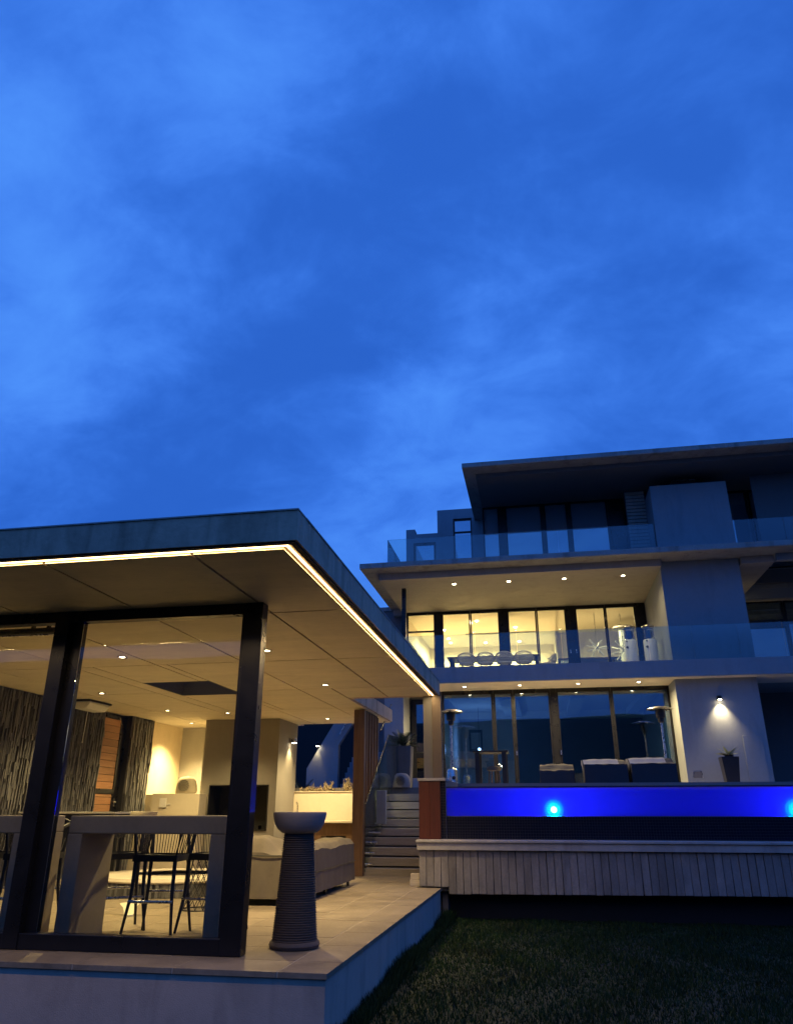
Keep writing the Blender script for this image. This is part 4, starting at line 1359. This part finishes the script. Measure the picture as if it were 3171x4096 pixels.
# outside stair and parapet behind the pavilion
xs_ = thing('outside_stair', 'white sloping stair parapet with wall lamp behind the pavilion', 'staircase', (-6.4, 23.3, 1.9))
b = MB(); b.prism([(-6.98, 1.9), (-6.98, 2.78), (-6.20, 4.04), (-5.9, 4.5), (-5.3, 4.5), (-6.01, 3.44), (-6.01, 1.9)], 'y', 23.0, 23.2)
b.build('parapet', M['house'], xs_)
for i in range(12):
    b = MB(); b.box(-6.0, -4.3, 23.3 + i * 0.28, 23.62 + i * .28, 1.9, 2.35 + i * 0.17); b.build('tread', M['house'], xs_, 0.004)
b = MB(); b.prism([(23.2, 2.6), (23.2, 3.6), (26.6, 5.4), (26.6, 4.4)], 'x', -4.42, -4.41); b.build('glass_panel', M['railglass'], xs_)
b = MB(); b.lathe([(0.05, 0), (0.055, .1), (0.02, .12)], (-6.64, 22.93, 3.42), 14); b = b.build('wall_lamp', M['alu'], xs_, smooth=True)
MB().lathe([(0.001, -.01), (0.045, -.008), (0.045, 0)], (-6.64, 22.93, 3.42), 14).build('lens', M['bulb'], b)
light('SPOT', b, (-6.66, 22.9, 3.40), 14, WARM, (-0.05, .3, -1), R(60), 0.7)
hv = MB(); hv.tube([(-5.95, 22.9, 3.75), (-5.70, 22.9, 4.2)], 0.02, 8); hv.build('handrail', M['steel'], xs_)

# ================================================================== FURNITURE IN THE PAVILION
def bar_table(name, label, x0, x1):
    t_ = thing('bar_table', label, 'table', ((x0 + x1) / 2, 7.24, ZF), 'concrete bar tables behind the glass')
    w = 0.145
    for (a, c) in ((x0, x0 + w), (x1 - w, x1)):
        MB().box(a, c, 6.95, 7.53, ZF + .001, 1.399).build('leg', M['concrete'], t_, 0.006)
    MB().box(x0, x1, 6.95, 7.53, 1.400, 1.556).build('table_top', M['concrete'], t_, 0.012)


bar_table('bar_table', 'grey concrete bar table next to the black corner post', -4.40, -2.84)
bar_table('bar_table', 'grey concrete bar table at the left edge behind glass', -6.38, -4.82)


def make_stool(label, loc, rz):
    t_ = thing('bar_stool', label, 'stool', loc, 'black corded bar stools at the concrete tables')
    L = Vector(loc)

    def bl_(mb, name, mat, smooth=False, bev=0):
        mb.v = [(p[0] + L.x, p[1] + L.y, p[2] + L.z) for p in mb.v]
        return mb.build(name, mat, t_, bev, smooth)
    # front of the stool faces -Y (the table); back is at +Y
    for sx in (-1, 1):
        m1 = MB(); m1.tube([(sx * .25, -.24, 0), (sx * .205, -.19, .36), (sx * .20, -.18, .68)], [0.013, 0.018, 0.021], 8); bl_(m1, 'leg', M['black'], True)
        m1 = MB(); m1.tube([(sx * .25, .27, 0), (sx * .205, .20, .40), (sx * .20, .19, .68), (sx * .225, .235, .88), (sx * .235, .25, 1.00)], [0.013, 0.018, 0.021, 0.018, 0.015], 8); bl_(m1, 'leg', M['black'], True)
        m1 = MB(); m1.tube([(sx * .235, .25, 1.0), (sx * .262, .10, .98), (sx * .26, -.08, .95), (sx * .235, -.18, .90), (sx * .205, -.185, .70)], [0.015, 0.018, 0.019, 0.017, 0.015], 8); bl_(m1, 'armrest', M['black'], True)
        m1 = MB()
        for k in range(7):
            yy = -0.12 + k * 0.05
            m1.tube([(sx * .20, yy * .9, .69), (sx * .26, yy, .965)], 0.004, 4)
        bl_(m1, 'arm_cords', M['cord'])
    m1 = MB(); m1.grid(lambda u, v: (-.225 + .45 * u, -.21 + .42 * v, .715 - .018 * math.sin(math.pi * u) - .012 * math.sin(math.pi * v)), 8, 8)
    m1.grid(lambda u, v: (-.225 + .45 * u, -.21 + .42 * v, .655), 1, 1)
    m1.add([(-.225, -.21, .655), (.225, -.21, .655), (.225, .21, .655), (-.225, .21, .655), (-.225, -.21, .715), (.225, -.21, .715), (.225, .21, .715), (-.225, .21, .715)],
           [(0, 1, 5, 4), (1, 2, 6, 5), (2, 3, 7, 6), (3, 0, 4, 7)])
    bl_(m1, 'seat', M['cord'], True)
    m1 = MB(); m1.tube([(-.235, .25, 1.0), (-.13, .285, 1.03), (0, .295, 1.04), (.13, .285, 1.03), (.235, .25, 1.0)], 0.016, 8); bl_(m1, 'back_rail', M['black'], True)
    for k in range(15):
        t = -1 + 2 * k / 14
        m1 = MB(); m1.tube([(t * .185, .205, .66), (t * .225, .295 - .045 * t * t, 1.03 - .03 * t * t)], 0.0045, 4); bl_(m1, 'back_cord', M['cord'])
    m1 = MB(); m1.tube([(-.222, -.208, .305), (.222, -.208, .305)], 0.014, 8); m1.tube([(-.225, .235, .36), (.225, .235, .36)], 0.012, 8); bl_(m1, 'footrest', M['steel'], True)
    t_.rotation_euler = (0, 0, rz)
    return t_


make_stool('black corded bar stool turned sideways at the near table', (-4.38, 7.98, ZF), R(38))
make_stool('black corded bar stool in the middle of the near table', (-3.80, 7.72, ZF), R(4))
make_stool('black corded bar stool closest to the corner post', (-3.36, 8.02, ZF), R(-12))
make_stool('black corded bar stool at the far left table beside the mullion', (-5.25, 7.75, ZF), R(10))
make_stool('black corded bar stool at the left edge of the picture', (-5.85, 7.72, ZF), R(-5))

# wire side table
wt = thing('side_table', 'small wire side table beside the stools', 'table', (-4.22, 9.65, ZF))
w = MB()
for k in range(14):
    a = 2 * math.pi * k / 14
    for s in (-1, 1):
        b_ = a + s * 1.5
        w.tube([(-4.22 + .21 * math.cos(a), 9.65 + .21 * math.sin(a), ZF + .008), (-4.22 + .21 * math.cos(b_), 9.65 + .21 * math.sin(b_), ZF + .60)], 0.005, 5)
w.build('wire_base', M['black'], wt)
for zz in (ZF + .008, ZF + .60):
    w = MB(); w.tube([(-4.22 + .21 * math.cos(2 * math.pi * k / 24), 9.65 + .21 * math.sin(2 * math.pi * k / 24), zz) for k in range(25)], 0.008, 6, False); w.build('wire_ring', M['black'], wt, smooth=True)
MB().lathe([(0.23, 0), (0.235, .008), (0.23, .018)], (-4.22, 9.65, ZF + .606), 28).build('table_top', M['black'], wt, smooth=True)

# fire pit: stone clad drum with a broad pale rim
fpit = thing('fire_pit', 'low round fire pit with pale rim and slate sides', 'fire pit', (-5.55, 11.75, ZF))
FC, FR = (-5.55, 11.75), 1.13
MB().lathe([(FR - .09, 0), (FR - .09, .178)], (FC[0], FC[1], ZF + .001), 48).build('drum', M['slateback'], fpit, smooth=True)
n_st = 150
for k in range(n_st):
    a = 2 * math.pi * k / n_st
    if math.sin(a) > 0.35:
        continue
    rr = FR - .07 + random.uniform(-.012, .02)
    piece('stone_stick', random.choice(sticks), fpit, (FC[0] + rr * math.cos(a), FC[1] + rr * math.sin(a), ZF + .088), (0.07, 0.047, 0.172), (random.gauss(0, .03), 0, a))
MB().lathe([(0.62, 0.0), (FR - .01, 0.0), (FR, 0.02), (FR - .02, 0.058), (0.66, 0.075), (0.62, 0.06)], (FC[0], FC[1], ZF + .180), 64, False).build('rim', M['cream'], fpit, smooth=True)
MB().lathe([(0.615, 0), (0.615, .02)], (FC[0], FC[1], ZF + .13), 40).build('fire_bowl', M['black'], fpit)

fl = thing('floor_lamp', 'small flared lamp glowing on the floor behind stools', 'lamp', (-4.78, 9.0, ZF))
MB().lathe([(0.045, 0.0), (0.055, 0.012), (0.058, 0.04), (0.075, 0.08), (0.112, 0.118), (0.108, 0.118), (0.07, 0.08), (0.05, 0.045), (0.02, .03)], (-4.78, 9.0, ZF + .008), 28, False).build('shade', M['shade'], fl, smooth=True)
MB().lathe([(0.05, 0), (0.05, 0.007)], (-4.78, 9.0, ZF + .0005), 20).build('base', M['whitepaint'], fl)
light('POINT', fl, (-4.78, 9.0, ZF + .10), 2.0, WARM, rad=0.02)


# covered sofa set
def cover_mesh(x0, x1, y0, y1, z0, hfn, nu=44, nv=60, seed=2, flare=0.02, wr=0.010):
    """one draped cloth: top heights from hfn(x, y), skirts falling to z0 with soft folds"""
    g = random.Random(seed)
    ph = [g.uniform(0, 6) for _ in range(8)]

    def wrk(s, z):
        return wr * (math.sin(s * 9 + ph[0]) + .6 * math.sin(s * 17 + z * 5 + ph[1]) + .4 * math.sin(s * 31 - z * 9 + ph[2]))
    mb = MB()

    def top(u, v):
        x, y = x0 + (x1 - x0) * u, y0 + (y1 - y0) * v
        z = hfn(x, y) + 0.006 * math.sin(x * 23 + y * 7 + ph[3]) + 0.005 * math.sin(y * 19 - x * 11 + ph[4])
        return (x, y, z)
    mb.grid(top, nu, nv)

    def skirt(pa, pb, nrm, n):
        def fn(u, v):
            x, y = pa[0] + (pb[0] - pa[0]) * u, pa[1] + (pb[1] - pa[1]) * u
            zt = hfn(x, y) + 0.006 * math.sin(x * 23 + y * 7 + ph[3]) + 0.005 * math.sin(y * 19 - x * 11 + ph[4])
            z = zt + (z0 - zt) * v
            k = (flare * v + wrk(x + y * 1.3, z) * (0.15 + v)) if v > 0 else 0
            return (x + nrm[0] * k, y + nrm[1] * k, z)
        mb.grid(fn, n, 14)
    skirt((x0, y0), (x1, y0), (0, -1), nu)
    skirt((x1, y0), (x1, y1), (1, 0), nv)
    skirt((x1, y1), (x0, y1), (0, 1), nu)
    skirt((x0, y1), (x0, y0), (-1, 0), nv)
    return mb


def sofa_h(x, y):
    def step(t, w):
        return 1 / (1 + math.exp(-max(-40, min(40, t / w))))
    z = 1.07
    z += 0.115 * step(x + 3.62, .035) * step(-3.17 - x, .02) * step(y - 10.75, .05)      # back cushions along the right side
    z += 0.22 * step(x + 4.22, .04) * step(-3.55 - x, .05) * step(10.85 - y, .05) * step(y - 10.20, .03)   # stacked cushions at the front
    z -= 0.10 * step(-3.72 - x, .05) * step(y - 11.1, .06)
    return z + .012 * math.sin(y * 4.1) * step(x + 3.6, .05)


sofa = thing('covered_sofa', 'sofa set under a taupe canvas cover behind the basin', 'sofa', (-3.7, 11.6, ZF))
cover_mesh(-4.28, -3.14, 10.15, 13.2, 0.56, sofa_h).build('cover', M['canvas'], sofa, smooth=True)
sm2 = MB()
sm2.tube([(-4.28, 10.128, 1.06), (-3.118, 10.128, 1.06), (-3.112, 10.13, 1.055)], 0.008, 6)
sm2.tube([(-3.112, 10.2, 0.82), (-3.105, 13.18, 0.84)], 0.006, 6)
sm2.build('seam', M['black'], sofa)
MB().box(-4.2, -3.22, 10.25, 13.1, 0.575, 0.70).build('frame', M['black'], sofa)
for (x, y) in ((-3.2, 13.08), (-3.2, 10.3), (-4.15, 10.3), (-4.15, 13.05), (-3.2, 11.7)):
    cs = MB(); cs.tube([(x - .015, y, ZF + .035), (x + .015, y, ZF + .035)], 0.034, 14); cs.box(x - .012, x + .012, y - .012, y + .012, ZF + .06, 0.576); cs.build('castor', M['black'], sofa)


# pedestal basins
def pedestal(label, c, stem_mat, ribs, s=1.0):
    t_ = thing('pedestal_basin', label, 'basin', c)
    foot = [(0.19, 0.0), (0.212, 0.006), (0.224, 0.030), (0.216, 0.052), (0.20, 0.062)]
    MB().lathe([(r * s, z) for r, z in foot], c, 48).build('foot', stem_mat, t_, smooth=True)
    prof = []
    n_r = 46
    for k in range(n_r * 4 + 1):
        f = k / (n_r * 4)
        z = 0.0625 + f * 0.862
        r = 0.197 - 0.060 * f ** 0.9
        if ribs:
            r += 0.0068 * math.sin(k / 4 * 2 * math.pi)
        prof.append((r * s, z))
    MB().lathe(prof, c, 56).build('stem', stem_mat, t_, smooth=True)
    bowl = [(0.135, 0.925), (0.160, 0.930), (0.200, 0.962), (0.228, 1.010), (0.242, 1.065), (0.2465, 1.095), (0.244, 1.106), (0.236, 1.108), (0.224, 1.102), (0.205, 1.04), (0.15, 0.985), (0.04, 0.965), (0.001, 0.963)]
    MB().lathe([(r * s, z) for r, z in bowl], c, 56, False).build('bowl', M['basin'] if ribs else M['cream'], t_, smooth=True)
    return t_


pedestal('pale bowl basin on ribbed charcoal pedestal at the pavilion corner', (-2.245, 7.25, ZF), M['stem'], True)
pedestal('pale bowl on smooth beige pedestal beyond the fire pit', (-6.95, 13.2, ZF), M['stempale'], False, 0.95)

# white topped counter against the clad wall
ct = thing('bar_counter', 'long white topped counter in front of the slate wall', 'counter', (-7.5, 12.0, ZF))
MB().box(-8.36, -6.66, 11.72, 12.22, 1.552, 1.580).build('counter_top', M['whitepaint'], ct, 0.005)
MB().box(-8.34, -6.68, 11.76, 12.18, 1.20, 1.5515).build('apron', M['black'], ct, 0.004)
for (x, y) in ((-8.3, 11.8), (-6.72, 11.8), (-8.3, 12.14), (-6.72, 12.14)):
    MB().box(x - .03, x + .03, y - .03, y + .03, ZF + .001, 1.199).build('leg', M['black'], ct)

# ceiling heater and ceiling unit with pull cord
ht = thing('ceiling_heater', 'black bar heater hanging from the ceiling at upper left', 'heater', (-5.3, 7.05, 3.36))
hb_ = MB(); hb_.prism([(6.99, 3.335), (7.11, 3.335), (7.13, 3.36), (7.10, 3.395), (7.00, 3.395), (6.97, 3.36)], 'x', -5.62, -4.93); hb_.build('housing', M['black'], ht, 0.003)
hb_ = MB(); hb_.box(-5.24, -5.21, 7.03, 7.07, 3.396, 3.473); hb_.box(-5.06, -5.03, 7.03, 7.07, 3.396, 3.473); hb_.box(-5.26, -5.01, 7.01, 7.09, 3.455, 3.473); hb_.build('bracket', M['black'], ht)
hb_ = MB(); hb_.tube([(-5.58, 7.05, 3.333), (-4.97, 7.05, 3.333)], 0.014, 8); hb_.build('element', M['steel'], ht, smooth=True)
cu = thing('ceiling_unit', 'white ceiling unit with a hanging pull cord near the slate wall', 'ceiling unit', (-8.14, 12.95, 3.38))
hb_ = MB(); hb_.prism([(-8.34, 3.40), (-8.27, 3.32), (-8.02, 3.32), (-7.94, 3.40), (-7.94, 3.44), (-8.34, 3.44)], 'y', 12.62, 13.28); hb_.build('housing', M['whitepaint'], cu, 0.008)
MB().box(-8.36, -7.92, 12.58, 13.32, 3.441, 3.4735).build('base_plate', M['black'], cu)
hb_ = MB(); hb_.tube([(-8.18, 12.97, 3.32), (-8.19, 12.95, 2.76)], 0.006, 5); hb_.lathe([(0.004, -.012), (0.016, 0), (0.004, .018)], (-8.19, 12.95, 2.755), 8); hb_.build('pull_cord', M['whitepaint'], cu)

# ================================================================== UPPER TERRACE FURNITURE
TZ = 2.0835


def patio_heater(label, x, y, h):
    t_ = thing('patio_heater', label, 'heater', (x, y, TZ), 'mushroom heaters on the lower terrace')
    c = (x, y, TZ)
    MB().lathe([(0.20, 0), (0.20, .03), (0.135, .04), (0.135, .46), (0.11, .50), (0.03, .53)], c, 28).build('base', M['steel'], t_, smooth=True)
    MB().lathe([(0.028, .53), (0.028, h - .38)], c, 14).build('pole', M['steel'], t_, smooth=True)
    MB().lathe([(0.03, h - .40), (0.07, h - .38), (0.075, h - .28), (0.11, h - .27), (0.12, h - .07), (0.05, h - .05)], c, 24).build('burner', M['black'], t_, smooth=True)
    MB().lathe([(0.30, h - .075), (0.335, h - .065), (0.31, h - .05), (0.14, h - .005), (0.03, h), (0.001, h + .002)], c, 36, False).build('reflector', M['steel'], t_, smooth=True)
    w = MB(); w.tube([(x + .05, y - .128, TZ + .28), (x + .05, y - .142, TZ + .28)], 0.045, 16); w.build('gas_vent', M['black'], t_)


patio_heater('steel mushroom heater between pier and covered armchairs', 3.02, 20.3, 1.96)
patio_heater('steel mushroom heater behind the brown roof post', -2.24, 20.0, 1.96)


def armchair(label, x0, x1, y0, y1, zf_, zb, drape, cover=True):
    t_ = thing('armchair', label, 'armchair', ((x0 + x1) / 2, (y0 + y1) / 2, TZ), 'dark armchairs on the lower terrace')

    def hf(x, y):
        k = (y - y0) / (y1 - y0)
        return zf_ + (zb - zf_) * (1 / (1 + math.exp(-(k - .45) * 14))) * (1 - .12 * ((x - (x0 + x1) / 2) / (x1 - x0) * 2) ** 4)
    cover_mesh(x0, x1, y0, y1, TZ + .04, hf, 18, 18, int(x0 * 10), 0.01, .004).build('body', M['canvasblue'], t_, smooth=True)
    if cover:
        def top(u, v):
            x = x0 - .015 + (x1 - x0 + .03) * (.02 + .80 * u)
            y = y0 + (y1 - y0) * (.18 + .84 * v)
            y = min(y, y1 + .01)
            z = hf(min(max(x, x0), x1), y) + .014 + .005 * math.sin(x * 21 + y * 13)
            if v < .02 and u < .35:
                z -= .05
            return (x, y, z)
        mb = MB(); mb.grid(top, 20, 16)
        mb.grid(lambda u, v: (x0 - .016 - .008 * v, y0 + (y1 - y0) * (.25 + .77 * u) * (1 if u < .99 else 1), hf(x0, y0 + (y1 - y0) * (.25 + .77 * u)) + .013 - v * drape * (1 - .4 * u)), 14, 6)
        mb.build('throw', M['blanket'], t_, smooth=True)
    for (x, y) in ((x0 + .06, y0 + .06), (x1 - .06, y0 + .06), (x0 + .06, y1 - .06), (x1 - .06, y1 - .06)):
        MB().box(x - .02, x + .02, y - .02, y + .02, TZ + .0005, TZ + .06).build('foot', M['black'], t_)


armchair('dark armchair with a pale throw right of the pool lamp', 0.92, 1.84, 17.9, 18.8, 2.545, 2.68, 0.16)
armchair('dark armchair with a pale throw next to the grey pier', 1.92, 2.86, 17.9, 18.8, 2.555, 2.70, 0.16)
armchair('bare dark armchair above the middle pool lamp', -0.05, 0.72, 18.4, 19.2, 2.45, 2.62, 0.16, False)

tt = thing('terrace_table', 'dark square table on the terrace by the glass doors', 'table', (-1.22, 19.9, TZ))
MB().box(-1.66, -0.80, 19.5, 20.3, 2.945, 2.985).build('table_top', M['black'], tt, 0.004)
for (x, y) in ((-1.56, 19.58), (-.90, 19.58), (-1.56, 20.2), (-.90, 20.2)):
    MB().box(x - .055, x + .055, y - .05, y + .05, TZ + .001, 2.944).build('leg', M['black'], tt, 0.004)
sl_ = thing('stool', 'small padded stool under the dark terrace table', 'stool', (-1.18, 19.9, TZ))
MB().lathe([(0.17, 0.44), (0.18, .47), (0.17, .52), (0.10, .55), (0.001, .56)], (-1.18, 19.9, TZ), 22).build('seat', M['canvas'], sl_, smooth=True)
for k in range(4):
    a = k * 1.571 + .5
    w = MB(); w.tube([(-1.18 + .17 * math.cos(a), 19.9 + .17 * math.sin(a), TZ), (-1.18 + .13 * math.cos(a), 19.9 + .13 * math.sin(a), TZ + .44)], 0.014, 6); w.build('leg', M['screenwood'], sl_)

pt = thing('potted_plant', 'pale leafed plant in a dark tapered pot under the wall lamp', 'plant', (4.48, 20.3, TZ))
square_pot(pt, (4.48, 20.3, TZ), 0.27, 0.40, 0.73, M['darkpot'])
MB().lathe([(0.08, 0), (0.11, .06), (0.07, .10)], (4.50, 20.3, TZ + .70), 14).build('inner_pot', M['darkpot'], pt, smooth=True)
frond_plant(pt, (4.50, 20.3, TZ + .76), 15, 0.34, M['leafpale'], 0.35, 0.040, 21, False, 0.75)

# ================================================================== MIDDLE BALCONY FURNITURE
BZ = 5.2525


def rope_chair(label, x, y, rz):
    t_ = thing('rope_chair', label, 'chair', (x, y, BZ), 'woven rope chairs on the lit balcony')
    mb = MB()
    rim = []
    for k in range(25):
        a = math.pi * k / 24
        rim.append((x + .27 * math.cos(a) * 1.0, y - .22 * math.sin(a) - .02, BZ + .50 + .22 * math.sin(a) ** .6))
    mb.tube(rim, .016, 6); mb.build('back_rim', M['rope'], t_, smooth=True)
    mb = MB()
    for k in range(1, 24):
        a = math.pi * k / 24
        for s in (-2, 2):
            a2 = a + s * math.pi / 24
            mb.tube([rim[k], (x + .245 * math.cos(a) * .5 + .245 * math.cos(a2) * .5, y - .235 * math.sin(a2) - .02, BZ + .55), (x + .22 * math.cos(a2), y - .20 * math.sin(a2) - .01, BZ + .44)], .006, 4)
    for h in (.50, .56, .62):
        mb.tube([(x + .255 * math.cos(math.pi * q / 16), y - .225 * math.sin(math.pi * q / 16) - .02, BZ + h) for q in range(2, 15)], .006, 4)
    mb.build('back_weave', M['rope'], t_)
    MB().lathe([(0.21, .40), (0.23, .42), (0.22, .45), (0.001, .455)], (x, y, BZ), 20).build('seat', M['rope'], t_, smooth=True)
    for k in range(4):
        a = k * 1.571 + .785
        w = MB(); w.tube([(x + .24 * math.cos(a), y + .24 * math.sin(a), BZ), (x + .17 * math.cos(a), y + .17 * math.sin(a), BZ + .41)], .013, 6); w.build('leg', M['black'], t_)
    t_.rotation_euler = (0, 0, rz)


for k, (x, lab) in enumerate(((-2.01, 'first woven rope chair from the left on the lit balcony'), (-1.44, 'second woven rope chair from the left on the lit balcony'),
                              (-0.88, 'third woven rope chair from the left on the lit balcony'), (-0.31, 'fourth woven rope chair from the left on the lit balcony'))):
    rope_chair(lab, x, 22.55, random.uniform(-.06, .06))
rope_chair('woven rope chair at the right end of the balcony table', 0.40, 23.0, R(90))
dt = thing('balcony_table', 'long dark dining table behind the rope chairs', 'table', (-1.2, 23.0, BZ))
MB().box(-2.62, 0.17, 22.75, 23.6, 5.90, 5.945).build('table_top', M['black'], dt, 0.004)
for (x, y) in ((-2.5, 22.85), (.06, 22.85), (-2.5, 23.5), (.06, 23.5)):
    MB().box(x - .04, x + .04, y - .04, y + .04, BZ + .001, 5.899).build('leg', M['black'], dt)


def tube_heater(label, x, y):
    t_ = thing('tube_heater', label, 'heater', (x, y, BZ), 'white tube heaters on the lit balcony')
    c = (x, y, BZ)
    MB().lathe([(0.178, 0.002), (0.182, .02), (0.178, .82), (0.170, .84), (0.10, .845)], c, 32).build('drum', M['whitepaint'], t_, smooth=True)
    MB().lathe([(0.135, .846), (0.135, 1.20)], c, 28, False).build('glass_tube', M['glasstube'], t_, smooth=True)
    MB().lathe([(0.05, .846), (0.06, .90), (0.10, .92), (0.10, 1.10), (0.04, 1.12)], c, 18).build('burner', M['black'], t_, smooth=True)
    MB().lathe([(0.15, 1.20), (0.185, 1.205), (0.175, 1.235), (0.10, 1.27), (0.03, 1.285), (0.001, 1.287)], c, 28, False).build('cap', M['steel'], t_, smooth=True)
    w = MB(); w.tube([(x - .10, y - .15, BZ + .62), (x - .115, y - .175, BZ + .62)], .032, 14); w.tube([(x - .10, y - .148, BZ + .79), (x - .11, y - .166, BZ + .79)], .02, 10); w.build('control_knob', M['black'], t_)


tube_heater('white drum heater with glass tube nearer the starburst pendants', 2.70, 22.0)
tube_heater('white drum heater with glass tube nearer the grey pier', 3.24, 22.0)
